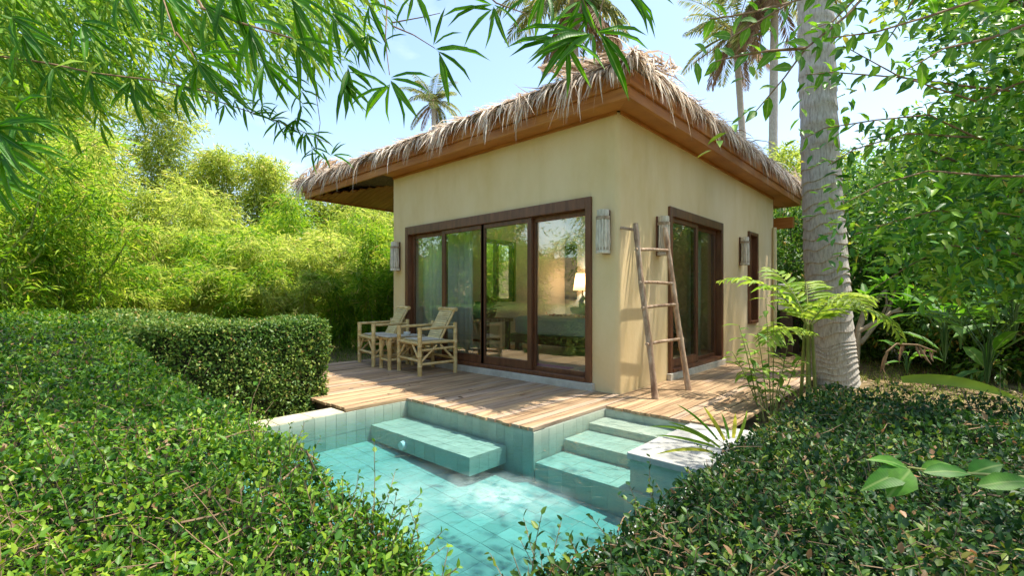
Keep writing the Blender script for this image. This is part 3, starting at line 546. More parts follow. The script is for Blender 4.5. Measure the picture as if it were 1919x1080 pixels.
# ------------------------------------------------------------------ inside the room
bed = thing('bed', (-2.5, 3.0, .05), 'low wooden bed with white mattress seen through the glass doors', 'bed')
G().box(-3.55, -1.1, 2.05, 4.2, .2, .36).build('bed_frame', 'wood_dark', bed, bevel=.01); G().box(-3.45, -1.2, 2.12, 4.15, .36, .69).build('mattress', 'linen', bed, bevel=.06)
for x in (-3.4, -1.3):
    for y in (2.2, 4.0): G().box(x-.05, x+.05, y-.05, y+.05, .05, .2).build('leg', 'wood_dark', bed)
for x in (-3.0, -2.15): G().box(x-.35, x+.35, 3.75, 4.1, .70, .86).build('pillow', 'linen', bed, bevel=.07)
tag(G().box(-2.75, -2.1, 3.35, 3.7, .70, .92).build('cushion', 'teal', bevel=.08), 'teal cushion on the white bed', 'cushion')
sw = G().tube([(-2.2, 2.9, .74), (-2.3, 2.9, .82), (-2.42, 2.9, .84), (-2.46, 2.9, .96), (-2.40, 2.9, 1.04), (-2.33, 2.9, 1.0)], [.04, .11, .09, .045, .045, .02], 10).build('folded_towel', 'linen', smooth=True); tag(sw, 'white towel folded into a bird on the bed', 'towel')
pt = thing('petals', (-2.6, 2.4, .7), 'scattered red and white petals on the bed', 'petals', None, 'stuff'); pm = leafmesh('petal', T4, 'petal')
for i in range(26): put_leaf(pm, (random.uniform(-3.1, -1.6), random.uniform(2.2, 2.7), .705), (random.uniform(-1, 1), random.uniform(-1, 1), .3), (0, 0, 1), .07, .05, pt, 'petal')
lampT = thing('bedside_lamp', (-3.42, 4.38, .05), 'bedside lamp with orange beige shade behind the bed', 'lamp')
G().tube([(-3.42, 4.38, .05), (-3.42, 4.38, .1), (-3.42, 4.38, .12), (-3.42, 4.38, 1.25)], [.12, .12, .02, .02], 12).build('stand', 'wood_dark', lampT, smooth=True)
G().tube([(-3.42, 4.38, 1.2), (-3.42, 4.38, 1.58)], [.21, .15], 18, cap=False).build('lamp_shade', 'shade', lampT, smooth=True)
pl_ = bpy.data.lights.new('bedside_bulb', 'POINT'); pl_.energy = 10; pl_.color = (1, .93, .82); pl_.shadow_soft_size = .05; po = bpy.data.objects.new('bedside_bulb', pl_); COL.objects.link(po); po.location = (-3.42, 4.38, 1.4)
tag(G().box(-4.04, -3.72, 4.56, 4.598, 1.0, 2.25).build('wall_panel', 'dark'), 'tall dark panel on the rear wall beside the bedside lamp', 'wall panel')
tb = thing('bench_table', (-3.7, 1.2, .05), 'long wooden table along the left inside wall with pots', 'table')
G().box(-4.03, -3.35, .55, 2.0, .60, .66).build('table_top', 'ladder', tb, bevel=.006)
for x in (-3.97, -3.42):
    for y in (.62, 1.92): G().box(x-.035, x+.035, y-.035, y+.035, .05, .60).build('leg', 'wood_dark', tb)
for y in (.9, 1.3, 1.7): G().box(-3.93, -3.44, y, y+.04, .25, .29).build('rail', 'wood_dark', tb)
def potplant(x, y, z, label, col, n, L):
    t = thing('pot_plant', (x, y, z), label, 'pot plant'); G().tube([(x, y, z), (x, y, z+.04), (x, y, z+.17)], [.1, .13, .16], 14).build('pot', 'wood_dark', t, smooth=True)
    me = leafmesh('leaf', T8, col)
    for i in range(n):
        a = random.random()*6.28; e = random.uniform(.3, 1.2); put_leaf(me, (x, y, z+.15), (math.cos(a)*math.cos(e), math.sin(a)*math.cos(e), math.sin(e)), (-math.cos(a)*math.sin(e), -math.sin(a)*math.sin(e), math.cos(e)), L*random.uniform(.7, 1.1), L*.35, t)
potplant(-3.65, .85, .66, 'wine red potted plant at the near end of the table inside', 'wine_leaf', 22, .30); potplant(-3.7, 1.7, .66, 'wine red potted plant at the far end of the table inside', 'wine_leaf', 22, .30)
va = G().tube([(-3.6, 1.33, .66), (-3.6, 1.33, .72), (-3.6, 1.33, .86), (-3.6, 1.33, .93), (-3.6, 1.33, .97)], [.07, .11, .1, .05, .065], 14).build('vase', 'green_cloth', smooth=True); tag(va, 'green glazed vase on the table inside', 'vase')
tag(G().box(-2.2, -1.25, .35, .95, .053, .062).build('rug', 'rug'), 'pink rug on the floor inside the glass doors', 'rug')
def curtain(axis, a0, a1, c, label):
    n = 60; g = G(); vs = []; fs = []
    for i in range(n+1):
        a = a0+(a1-a0)*i/n; q = c+.035*math.sin(i*1.05)+.012*math.sin(i*2.7)
        for z in (.07, 2.3): vs.append((a, q, z) if axis == 'x' else (q, a, z))
    fs = [(2*i, 2*i+2, 2*i+3, 2*i+1) for i in range(n)]; g.add(vs, fs); o = g.build('curtain', 'curtain', smooth=True); s = o.modifiers.new('thick', 'SOLIDIFY'); s.thickness = .004; tag(o, label, 'curtain')
curtain('x', -3.85, -2.62, .30, 'pale curtain drawn behind the left glass panels of the front doors'); curtain('y', 2.7, 3.1, -.32, 'pale curtain at the far side of the side door')
# ------------------------------------------------------------------ air conditioner
ac = thing('air_conditioner', (.22, 6.65, .6), 'white air conditioner unit behind the rear corner of the bungalow', 'air conditioner')
G().box(.05, .33, 6.3, 7.05, .78, 1.32).build('casing', 'white', ac, bevel=.02)
for i in range(9): G().box(.331, .345, 6.36, 6.86, .84+i*.048, .862+i*.048).build('grille_slat', 'white', ac)
G().box(.3305, .333, 6.35, 6.87, .83, 1.27).build('grille_back', 'mat_grey', ac)
for y in (6.35, 6.95): G().box(.08, .3, y, y+.04, -.15, .78).build('stand_leg', 'joist', ac)
# ------------------------------------------------------------------ clipped hedges
def hedge(name, x0, x1, y0, y1, ztop, n, L, mat, label, r=.16, nshoot=0, nstick=0, seed=1, near=1.0, zb=-.15, dens_pow=1.3):
    t = thing(name, ((x0+x1)/2, (y0+y1)/2, zb), label, 'hedge'); R = np.random.default_rng(seed)
    zt0 = ztop if callable(ztop) else (lambda x, y: ztop+0*x)
    P = []; N_ = []; got = 0
    areas = np.array([(x1-x0)*(y1-y0), (x1-x0)*.8, (x1-x0)*.8, (y1-y0)*.8, (y1-y0)*.8]); areas /= areas.sum()
    while got < n:
        m = 60000; f = R.choice(5, m, p=areas); u = R.random(m); v = R.random(m)
        x = x0+(x1-x0)*u; y = y0+(y1-y0)*v; h = np.ones(m)
        x = np.where(f == 3, x0, np.where(f == 4, x1, x)); y = np.where(f == 1, y0, np.where(f == 2, y1, y)); h = np.where(f == 0, 1.0, R.random(m))
        zt_ = zt0(x, y); z = zb+(zt_-zb)*h
        p = np.stack([x, y, z], 1); q = np.stack([np.clip(x, x0+r, x1-r), np.clip(y, y0+r, y1-r), np.minimum(z, zt_-r)], 1)
        nn = nrm(p-q+1e-6); d = r+.035*snoise(p, 5.0, seed)+.02*snoise(p, 14.0, seed+1)+.018*snoise(p, 30.0, seed+2)-.15*R.random(m)**1.2
        p = q+nn*d[:, None]
        dist = np.linalg.norm(p-CAM, axis=1); acc = np.clip((near/np.maximum(dist, .3))**dens_pow, .10, 1); face = (((CAM-p)*nn).sum(1) > -.12*dist) | (R.random(m) < .30)
        k = (R.random(m) < acc) & face & (dist > .55)
        P.append(p[k]); N_.append(nn[k]); got += int(k.sum())
    P = np.concatenate(P)[:n]; N_ = np.concatenate(N_)[:n]; dist = np.linalg.norm(P-CAM, axis=1)
    Ln = L*np.clip((dist/near)**.45, .9, 2.2)*R.uniform(.65, 1.25, n)
    D = nrm(N_*R.uniform(.0, .9, n)[:, None]+R.normal(0, .75, (n, 3))); Nn = nrm(N_+np.array([0, 0, .5])+R.normal(0, .55, (n, 3)))
    rn = np.clip(R.random(n)*.8+.18*snoise(P, 3.0, seed+5)+.12*snoise(P, 9.0, seed+6)+.1, 0, 1)
    rn = np.where(R.random(n) < .028, .97+.03*R.random(n), np.minimum(rn, .94))
    # shoots that stand proud of the clipped surface
    if nshoot:
        pick = R.choice(n, nshoot, p=(lambda w: w/w.sum())(1/np.maximum(dist, .5)**1.5)); SP = []; SD = []; SN = []; SL_ = []; g = G()
        for i in pick:
            b = P[i]-N_[i]*.03; dr = nrm(N_[i]*.8+np.array([0, 0, .5])+R.normal(0, .4, 3)); ln = R.uniform(.05, .15); bend = R.normal(0, .25, 3)
            pts = [b+dr*ln*s+bend*ln*s*s for s in (0, .35, .7, 1.0)]; g.tube(pts, [.0016, .0014, .0011, .0007], 4, False)
            nl = int(5+ln*45)
            for k in range(nl):
                s = .25+.75*k/max(nl-1, 1); q = b+dr*ln*s+bend*ln*s*s; a = k*2.4; s1 = nrm(np.cross(dr, (.3, .5, .8))); s2 = np.cross(dr, s1)
                o = s1*math.cos(a)+s2*math.sin(a); SP.append(q); SD.append(o*.8+dr*.7); SN.append(dr-o*.4); SL_.append(L*R.uniform(.7, 1.3))
        P = np.concatenate([P, SP]); D = np.concatenate([D, nrm(SD)]); Nn = np.concatenate([Nn, nrm(SN)]); Ln = np.concatenate([Ln, SL_]); rn = np.concatenate([rn, R.uniform(.4, .95, len(SP))])
        o = g.build('shoot_stems', 'twig', t); o['kind'] = 'stuff'
    if nstick:
        g = G(); pick = R.choice(n, nstick, p=(lambda w: w/w.sum())(1/np.maximum(dist, .5)**1.5))
        for i in pick:
            b = P[i]; dr = nrm(R.normal(0, 1, 3)+N_[i]*.3); dr = nrm(dr-N_[i]*np.dot(dr, N_[i])*.7); ln = R.uniform(.04, .16); rr = R.choice([.0012, .0018, .003], p=[.6, .3, .1])
            g.tube([b-dr*ln*.5, b+R.normal(0, .01, 3), b+dr*ln*.5], [rr, rr, rr*.6], 4, False)
        o = g.build('twigs', 'twig', t); o['kind'] = 'stuff'
    Wn = Ln*R.uniform(.36, .66, len(P)); nr = np.linalg.norm(P-CAM, axis=1) < 1.9
    for kk, tp in ((nr, T4), (~nr, T2)):
        if kk.sum(): leaves('foliage', P[kk], D[kk], Nn[kk], Ln[kk], Wn[kk], mat, t, tp, rn[kk])
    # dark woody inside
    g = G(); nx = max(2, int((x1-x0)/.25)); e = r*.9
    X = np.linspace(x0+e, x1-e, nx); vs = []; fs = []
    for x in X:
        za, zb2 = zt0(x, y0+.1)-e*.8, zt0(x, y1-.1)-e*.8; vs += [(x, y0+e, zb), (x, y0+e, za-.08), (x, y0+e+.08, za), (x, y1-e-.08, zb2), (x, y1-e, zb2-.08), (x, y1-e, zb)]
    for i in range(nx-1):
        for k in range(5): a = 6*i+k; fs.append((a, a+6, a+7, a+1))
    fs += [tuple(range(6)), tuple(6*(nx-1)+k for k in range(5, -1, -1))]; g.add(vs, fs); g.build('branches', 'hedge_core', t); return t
lz = lambda x, y: np.clip(.50-.075*(np.asarray(x)-1.7), .46, .86)+.03*np.sin(np.asarray(x)*1.7)
hedge('hedge', -7.6, 1.78, -5.6, -3.82, lz, 150000, .0185, 'hedge_leaf', 'low glossy green hedge across the left foreground beside the pool', .17, 2200, 1300, 3, 1.3)
hedge('hedge', -3.25, -2.26, -3.75, -2.09, .81, 60000, .020, 'hedge_leaf_pale', 'boxy clipped hedge with flat top beside the far left end of the deck', .09, 120, 120, 11, 1.6, dens_pow=.6)
hedge('hedge', 1.93, 3.75, -3.95, -.75, .50, 130000, .0195, 'hedge_leaf_dark', 'dark low hedge with bare twigs filling the right foreground', .17, 1500, 3200, 21, 1.2)
hedge('hedge', -7.4, -3.25, -3.6, -2.9, .84, 16000, .03, 'hedge_leaf_pale', 'clipped hedge strip running left behind the foreground hedge', .12, 60, 0, 31, 3.0, dens_pow=.6)
# ------------------------------------------------------------------ bamboo
def bamboo(base, H, ncul, spread, nspray, L, mat, label, group, seed, tmin=.12, lean=(0, 0), droop=.25, per=8, name='bamboo_clump', cr_=.022, Wf=.13, twl=.55):
    base = np.array([base[0], base[1], float(gz(base[0], base[1]))]); R = np.random.default_rng(seed); t0 = thing(name, base, label, 'bamboo', group); paths = []
    for c in range(ncul):
        a = R.random()*6.28; o = np.array([math.cos(a), math.sin(a), 0]); sp = spread*R.uniform(.15, 1.0); h = H*R.uniform(.72, 1.05); ts = np.linspace(0, 1, 9)
        pts = np.array([base+o*.25*R.random()+np.array([lean[0], lean[1], 0])*u**2+o*sp*u**1.9+np.array([0, 0, h*(u-droop*u**3.2)]) for u in ts]); paths.append(pts)
        G().tube(pts, cr_*(1-.75*ts), 5, False).build('culm', 'culm', t0, smooth=True)
    paths = np.array(paths); c = R.integers(0, ncul, nspray); u = tmin+(1-tmin)*R.random(nspray)**.8; x = u*8; i = np.minimum(x.astype(int), 7); fr = (x-i)[:, None]
    o = paths[c, i]*(1-fr)+paths[c, i+1]*fr; a = R.random(nspray)*6.28; tw = np.stack([np.cos(a), np.sin(a), R.normal(.0, .35, nspray)], 1); tl = twl*R.uniform(.2, 1.3, nspray)*(1.25-.6*u)*(H/5)**.5
    s = np.repeat(np.arange(nspray), per); n = len(s); w = R.uniform(.35, 1.05, n); P = o[s]+tw[s]*(tl[s]*w)[:, None]+np.array([0, 0, -1.0])*(tl[s]*.45*w**2)[:, None]+R.normal(0, .05*L/.15, (n, 3))
    D = tw[s]*.8+R.normal(0, .55, (n, 3))+np.array([0, 0, -.45]); Nn = np.array([0, 0, 1.0])+R.normal(0, .5, (n, 3)); tone = R.normal(0, .13, nspray)
    Ln = L*R.uniform(.6, 1.25, n); leaves('foliage', P, D, Nn, Ln, Ln*Wf*R.uniform(.8, 1.3, n), mat, t0, T2, np.clip(R.random(n)*.75+tone[s]+.12, 0, 1)); return t0
def wp(px, d): p = at(px, HY, d); return p[0], p[1]
BG = 'bamboo clumps rising behind the hedges'
# near left
bamboo(wp(-40, 6.3), 4.4, 9, 1.6, 900, .17, 'bamboo_leaf', 'tall green bamboo clump at the left edge behind the foreground hedge', BG, 41)
bamboo(wp(150, 7.6), 4.0, 9, 1.5, 950, .17, 'bamboo_leaf', 'bright green bamboo clump second from the left edge', BG, 42)
# row behind the boxed hedge
for k, (px, d, h, m) in enumerate([(330, 9.6, 2.6, 'bamboo_leaf_yellow'), (445, 10.2, 2.9, 'bamboo_leaf'), (550, 10.0, 2.35, 'bamboo_leaf_yellow'), (640, 11.0, 2.7, 'bamboo_leaf'), (705, 10.6, 2.6, 'bamboo_leaf'), (240, 9.0, 2.7, 'bamboo_leaf')]):
    lab = ['low bamboo bush above the dark left part of the boxy hedge', 'low bamboo bush above the middle of the boxy hedge', 'low bamboo bush above the right part of the boxy hedge', 'low bamboo bush left of the chairs and behind the deck', 'low bamboo bush right beside the left corner of the bungalow', 'leafy bamboo bush left of the boxy hedge, farther back'][k]
    bamboo(wp(px, d), h, 10, 1.15, 950, .15, m, lab, BG, 50+k, .06, droop=.3, twl=.42)
# hillside
hb = [(-60, 13, 10.5), (90, 14, 9.0), (230, 15, 7.4), (350, 15, 5.8), (470, 16, 5.2), (590, 16, 4.8), (690, 15, 4.4), (-20, 20, 16), (150, 21, 15), (300, 22, 12.8), (420, 23, 10.2), (520, 23, 9.6), (610, 24, 9.4), (700, 23, 9.0), (790, 22, 8.2)]
hn = ['leftmost', 'second from left', 'third from left', 'fourth from left', 'fifth from left', 'sixth from left', 'rightmost']; hn2 = ['leftmost', 'second from left', 'third from left', 'fourth from left', 'fifth from left', 'sixth from left', 'seventh from left', 'rightmost']
for k, (px, d, h) in enumerate(hb):
    lab = f'yellow green feathery bamboo on the slope, {hn[k]} of the front row' if k < 7 else f'pale yellow bamboo crest against the sky, {hn2[k-7]} of the back row'
    bamboo(wp(px, d), h, 9, 2.0 if d < 18 else 2.8, 1250 if d < 18 else 1700, .24 if d < 18 else .30, 'bamboo_leaf_yellow' if k != 0 else 'bamboo_leaf', lab, 'yellow green bamboo on the hillside', 70+k, .0, droop=.32, per=8, twl=.8, Wf=.16)
for k, (px, d, h) in enumerate([(40, 17, 11.5), (190, 18, 10), (390, 18.5, 7.6), (560, 19, 7.0), (660, 18.5, 6.6), (270, 12.5, 4.6), (410, 12.5, 4.2), (520, 13, 4.0), (620, 13, 3.8)]):
    bamboo(wp(px, d), h, 8, 2.2 if d > 15 else 1.6, 1500, .24 if d > 15 else .19, 'bamboo_leaf_yellow' if k % 3 else 'bamboo_leaf', f'soft feathery bamboo in the {"middle" if d > 15 else "lower"} row of the slope, {["leftmost", "second from left", "third from left", "fourth from left", "rightmost", "leftmost", "second from left", "third from left", "rightmost"][k]}', 'yellow green bamboo on the hillside', 160+k, .0, droop=.32, twl=.8, Wf=.15)
for k, (x, y, h) in enumerate([(-14, -12, 8), (-9, -15, 8), (-3.5, -15, 8), (2.5, -13, 7), (-16, -7, 8), (13, 3, 7)]):
    bamboo((x, y), h, 7, 2.6, 800, .34, 'bamboo_leaf', f'tall bamboo of the garden edge behind the viewer, {["mirrored far left", "mirrored left", "mirrored in the middle", "mirrored right", "mirrored outermost left", "at the far right rear"][k]}', 'bamboo of the garden edge', 180+k, .0, twl=1.0, Wf=.17)
# right of the villa and what the front glass mirrors
for k, (x, y, h) in enumerate([(-8.5, -7.5, 4.2), (-11.5, -5.0, 4.5), (-6.0, -9.5, 4.6), (-10.5, -10.5, 5.2), (-3.0, -10.5, 4.6)]):
    lab = ['bamboo clump mirrored in the leftmost door panel', 'bamboo clump mirrored left in the door glass', 'bamboo clump mirrored in the middle of the door glass', 'tall bamboo clump mirrored at the back of the door glass', 'bamboo clump mirrored in the rightmost door panel'][k]
    bamboo((x, y), h, 8, 1.9, 650, .26, 'bamboo_leaf', lab, 'bamboo mirrored in the glass doors', 100+k, .05, twl=.8, Wf=.17)
for k, (x, y) in enumerate([(-8.2, 2.6), (-8.6, 6.0), (-10.5, 8.2), (-10.0, 11.0)]): bamboo((x, y), 4.6, 9, 1.2, 900, .18, 'bamboo_leaf', ['bamboo clump seen through the inside window, nearer', 'bamboo clump behind the porch, seen through the inside window', 'bamboo clump farther behind the porch', 'bamboo clump farthest behind the porch'][k], 'bamboo behind the porch', 140+k, .03, twl=.5)
for k, (px, d, h) in enumerate([(1440, 17, 8.2), (1500, 20, 9.5), (1600, 15, 7.0)]):
    bamboo(wp(px, d), h-float(gz(*wp(px, d))), 7, 1.7, 900, .25, 'bamboo_leaf_yellow', ['pale feathery bamboo left of the big palm trunk above the eave', 'tall pale bamboo right behind the big palm trunk', 'pale bamboo right of the big palm trunk, behind the leafy branches'][k], 'pale bamboo behind the roof', 120+k, .3, droop=.2, twl=.8, Wf=.15)
# ------------------------------------------------------------------ coconut palms
def frond(name, base, az, elev, Lf, npair, Ll, Wl, mat, parent, seed, droop=1.3, tpl=T2, hang=.35, objleaf=False):
    R = np.random.default_rng(seed); o = np.array([math.cos(az), math.sin(az), 0]); d = o*math.cos(elev)+UP*math.sin(elev); n = 14; pts = [np.array(base, float)]; tang = []
    for i in range(n):
        tang.append(nrm(d)); pts.append(pts[-1]+nrm(d)*Lf/n); d = nrm(d)-UP*droop/n*(.5+1.2*i/n)
    tang.append(tang[-1]); pts = np.array(pts); tang = np.array(tang); s = np.repeat(np.linspace(.12, 1, npair), 2); x = s*n; i = np.minimum(x.astype(int), n-1); fr = (x-i)[:, None]
    P = pts[i]*(1-fr)+pts[i+1]*fr; Tn = tang[i]; side = nrm(np.cross(Tn, UP)); sg = np.tile([1, -1], npair)[:, None]; upn = np.cross(side, Tn)
    D = side*sg*.85+Tn*.55-UP*hang+upn*.12+R.normal(0, .07, P.shape); prof = np.sin(np.pi*np.clip(s*.86+.1, 0, 1))**.6
    r = G().tube(pts, Lf*np.linspace(.009, .002, n+1), 5, False)
    if objleaf: return P, D, upn, prof, r
    fo = leaves(name, P, D, upn+R.normal(0, .2, P.shape), Ll*prof*R.uniform(.85, 1.1, len(s)), Wl, mat, parent, tpl, None, None); rb = r.build('rachis', 'plumeria' if mat != 'palm_dry' else 'twig', fo); return fo
def ringtrunk(pts, rad, n=14, seg=60, bulge=.018, seed=0):
    R = np.random.default_rng(seed); pts = np.array(pts, float); u = np.linspace(0, 1, len(pts)); uu = np.linspace(0, 1, seg); P = np.stack([np.interp(uu, u, pts[:, k]) for k in range(3)], 1); r = np.interp(uu, u, rad)
    return P, r*(1+np.array([bulge if k % 2 == 0 else -bulge for k in range(seg)])+R.normal(0, .006, seg))
def palm(base, top, r0, r1, nf, Lf, label, seed, dry=4, group='coconut palms'):
    R = np.random.default_rng(seed); t = thing('coconut_palm', base, label, 'palm', group); base = np.array(base, float); top = np.array(top, float)
    mid = (base+top)/2+R.normal(0, .15, 3)*np.array([1, 1, 0]); P, r = ringtrunk([base, base*.6+mid*.4, mid, top], [r0, r0*.8, (r0+r1)/2, r1], seed=seed); G().tube(P, r, 10).build('trunk', 'trunk', t, smooth=True)
    for k in range(nf): frond('frond', top, k*2.399+R.random()*.4, R.uniform(-.35, 1.15), Lf*R.uniform(.8, 1.1), 46, Lf*.24, Lf*.015, 'palm_leaf', t, seed*100+k, R.uniform(.9, 1.9), hang=.5)
    for k in range(dry): frond('frond', top-UP*.15, R.random()*6.28, R.uniform(-1.1, -.5), Lf*.85, 40, Lf*.22, Lf*.013, 'palm_dry', t, seed*100+60+k, .9, hang=.7)
    for k in range(7):
        a = R.random()*6.28; G().tube([top+np.array([math.cos(a)*.28, math.sin(a)*.28, -.25+dz]) for dz in (-.15, -.08, .02, .12, .16)], [.03, .11, .14, .09, .02], 8).build('coconut', 'cream', t, smooth=True)
    return t
def palm_at(px, py, d, **k):
    top = at(px, py, d); b = (top[0]+.4, top[1]+.3); return palm((b[0], b[1], float(gz(*b))), top, **k)
palm_at(812, 190, 42, r0=.28, r1=.17, nf=22, Lf=3.0, label='small distant coconut palm against the sky above the left roof slope', seed=3, dry=3)
palm_at(1075, -5, 22, r0=.3, r1=.2, nf=22, Lf=3.9, label='coconut palm with drooping grey fronds behind the roof peak', seed=5, dry=9)
palm_at(1378, 62, 26, r0=.22, r1=.15, nf=20, Lf=3.4, label='coconut palm just right of the roof peak with slim trunk', seed=6, dry=7)
palm_at(1452, -25, 22, r0=.22, r1=.16, nf=20, Lf=3.6, label='coconut palm between the slim palm and the big trunk', seed=8, dry=8)
# the big trunk at the right: crown above the picture
bt = thing('coconut_palm', (1.38, 3.2, -.16), 'thick grey ringed coconut palm trunk standing in front of the bungalow side', 'palm', 'coconut palms')
bp = [at(1562, 722, 6.55), at(1556, 640, 6.55), at(1548, 500, 6.5), at(1537, 300, 6.45), at(1527, 0, 6.4), at(1530, -250, 6.6), at(1660, -560, 8.6)]
P_, r_ = ringtrunk(bp, [.30, .275, .256, .226, .208, .2, .19], seg=10, seed=9); ring_p = []; ring_r = []
cum = np.linspace(0, 1, 1); uu = np.linspace(0, 1, len(bp)); zz = 0; zs = []
while zz < 1: zs.append(zz); zz += random.uniform(.013, .024)
for z_ in zs:
    p = np.array([np.interp(z_, uu, np.array(bp)[:, k]) for k in range(3)]); rr = np.interp(z_, uu, [.30, .275, .256, .226, .208, .2, .19]); q = np.array([np.interp(min(1, z_+.0075), uu, np.array(bp)[:, k]) for k in range(3)])
    ring_p += [p, p*.8+q*.2, q]; ring_r += [rr*.972, rr*1.03, rr*1.005]
tg = G().tube(ring_p, ring_r, 40); va_ = np.array(tg.v); axis_z = va_[:, 2]; ang = np.arctan2(va_[:, 1]-3.1, va_[:, 0]-1.3)
va_[:, 2] += .035*np.sin(ang*2+axis_z*1.3)+.02*np.sin(ang*5+axis_z*7); cen = np.repeat(np.array(ring_p), 40, 0); dv = va_[:, :2]-cen[:, :2]; va_[:, :2] = cen[:, :2]+dv*(1+.025*snoise(va_, 5, 4))[:, None]
tg.v = [tuple(v) for v in va_]; tg.build('trunk', 'trunk', bt, smooth=True)
for k in range(20): frond('frond', bp[-1], k*2.399, random.uniform(-.3, 1.1), 3.6, 40, .85, .05, 'palm_leaf', bt, 900+k, random.uniform(.9, 1.8), hang=.5)
# ------------------------------------------------------------------ dense trees and shrubs at the right
def bush(name, base, rad, hc, nclump, nleaf, L, Wf, mat, label, cat, group, seed, trunk=.06, tpl=T2, flat=.7):
    R = np.random.default_rng(seed); base = np.array([base[0], base[1], float(gz(base[0], base[1]))]); t = thing(name, base, label, cat, group); c0 = base+UP*hc
    d = nrm(R.normal(size=(nclump, 3))); cc = c0+d*np.array(rad)*(R.uniform(.35, 1.0, nclump)**.6)[:, None]; cc[:, 2] = np.maximum(cc[:, 2], base[2]+.15); cs = np.mean(rad)*R.uniform(.22, .4, nclump)
    g = G(); g.tube([base, base+(c0-base)*.5+R.normal(0, .05, 3), c0], [trunk, trunk*.8, trunk*.5], 8, False)
    for i in range(0, nclump, max(1, nclump//16)): s0 = base+(c0-base)*R.uniform(.35, .95); g.tube([s0, (s0+cc[i])/2+R.normal(0, .08, 3), cc[i]], [trunk*.45, trunk*.3, trunk*.1], 5, False)
    g.build('trunk', 'bark', t, smooth=True)
    k = R.integers(0, nclump, nleaf); dd = nrm(R.normal(size=(nleaf, 3))); P = cc[k]+dd*(cs[k]*R.random(nleaf)**.4)[:, None]*np.array([1, 1, flat]); P[:, 2] = np.maximum(P[:, 2], base[2]+.03)
    D = dd+R.normal(0, .5, (nleaf, 3))-UP*.3; tone = R.normal(0, .14, nclump); Ln = L*R.uniform(.6, 1.25, nleaf)
    leaves('foliage', P, D, UP+R.normal(0, .45, (nleaf, 3))+dd*.3, Ln, Ln*Wf, mat, t, tpl, np.clip(R.random(nleaf)*.8+tone[k]+.1, 0, 1)); return t
RG = 'dense shrubs behind the palm trunk'
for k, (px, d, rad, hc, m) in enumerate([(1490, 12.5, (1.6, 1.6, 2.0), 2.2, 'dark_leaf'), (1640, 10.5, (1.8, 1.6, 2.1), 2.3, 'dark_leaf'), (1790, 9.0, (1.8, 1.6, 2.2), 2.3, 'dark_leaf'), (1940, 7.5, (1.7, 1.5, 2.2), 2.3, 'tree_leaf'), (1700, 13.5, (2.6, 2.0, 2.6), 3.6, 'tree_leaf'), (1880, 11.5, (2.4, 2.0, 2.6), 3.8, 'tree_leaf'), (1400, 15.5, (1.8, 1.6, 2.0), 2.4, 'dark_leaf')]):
    lab = ['dark bush seen between the bungalow and the big palm trunk', 'dark bush just right of the big palm trunk', 'dark bush behind the broad leaved plants at the right', 'green bush at the right edge of the picture', 'tall green tree mass above the bare pale branches', 'tall green tree mass in the right background', 'dark bush hidden behind the air conditioner'][k]
    bush('shrub', wp(px, d), rad, hc, 90, 12000, .13, .42, m, lab, 'shrub', RG, 200+k)
for k, (px, d, h) in enumerate([(1625, 9.2, .75), (1720, 8.6, .8), (1820, 7.6, .85), (1930, 6.6, .85), (1500, 10.6, .8)]):
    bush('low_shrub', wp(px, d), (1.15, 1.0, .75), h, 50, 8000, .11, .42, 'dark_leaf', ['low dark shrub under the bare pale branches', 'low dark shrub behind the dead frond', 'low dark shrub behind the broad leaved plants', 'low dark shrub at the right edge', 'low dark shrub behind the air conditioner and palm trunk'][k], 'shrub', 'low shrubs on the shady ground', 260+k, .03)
# understory, with ground cover
R = np.random.default_rng(5); n = 16000; gx = R.uniform(1.4, 9, n); gy = R.uniform(-.8, 9, n); k = (gx > 1.5) | (gy > 3.6); gx = gx[k]; gy = gy[k]; keep = snoise(np.stack([gx, gy], 1), 1.3, 3) > -.25; gx = gx[keep]; gy = gy[keep]; n = len(gx)
P = np.stack([gx, gy, np.full(n, -.16)], 1)
gr = leaves('grass', P, R.normal(0, .5, (n, 3))+UP*1.0, R.normal(0, 1, (n, 3)), R.uniform(.05, .14, n), .008, 'grass', None, T2); tag(gr, 'short patchy grass on the bare ground right of the palm', 'grass', None, 'stuff')
n = 1500; P = np.stack([R.uniform(1.4, 8, n), R.uniform(-.5, 8, n), np.full(n, -.15)], 1); ll = leaves('leaf_litter', P, R.normal(0, 1, (n, 3))*np.array([1, 1, .15]), UP+R.normal(0, .3, (n, 3)), R.uniform(.05, .12, n), .035, 'palm_dry', None, T4); tag(ll, 'dry brown leaf litter on the ground at the right', 'leaf litter', None, 'stuff')
n = 7000; P = np.stack([R.uniform(-9, -1.9, n), R.uniform(-3.7, 3, n), np.full(n, -.16)], 1); P = P[(P[:, 0] < -4.7) | (P[:, 1] < -2.4)]; n = len(P)
gr = leaves('grass', P, R.normal(0, .6, (n, 3))+UP, R.normal(0, 1, (n, 3)), R.uniform(.06, .16, n), .009, 'grass', None, T2); tag(gr, 'grass and low weeds left of the deck', 'grass', None, 'stuff')
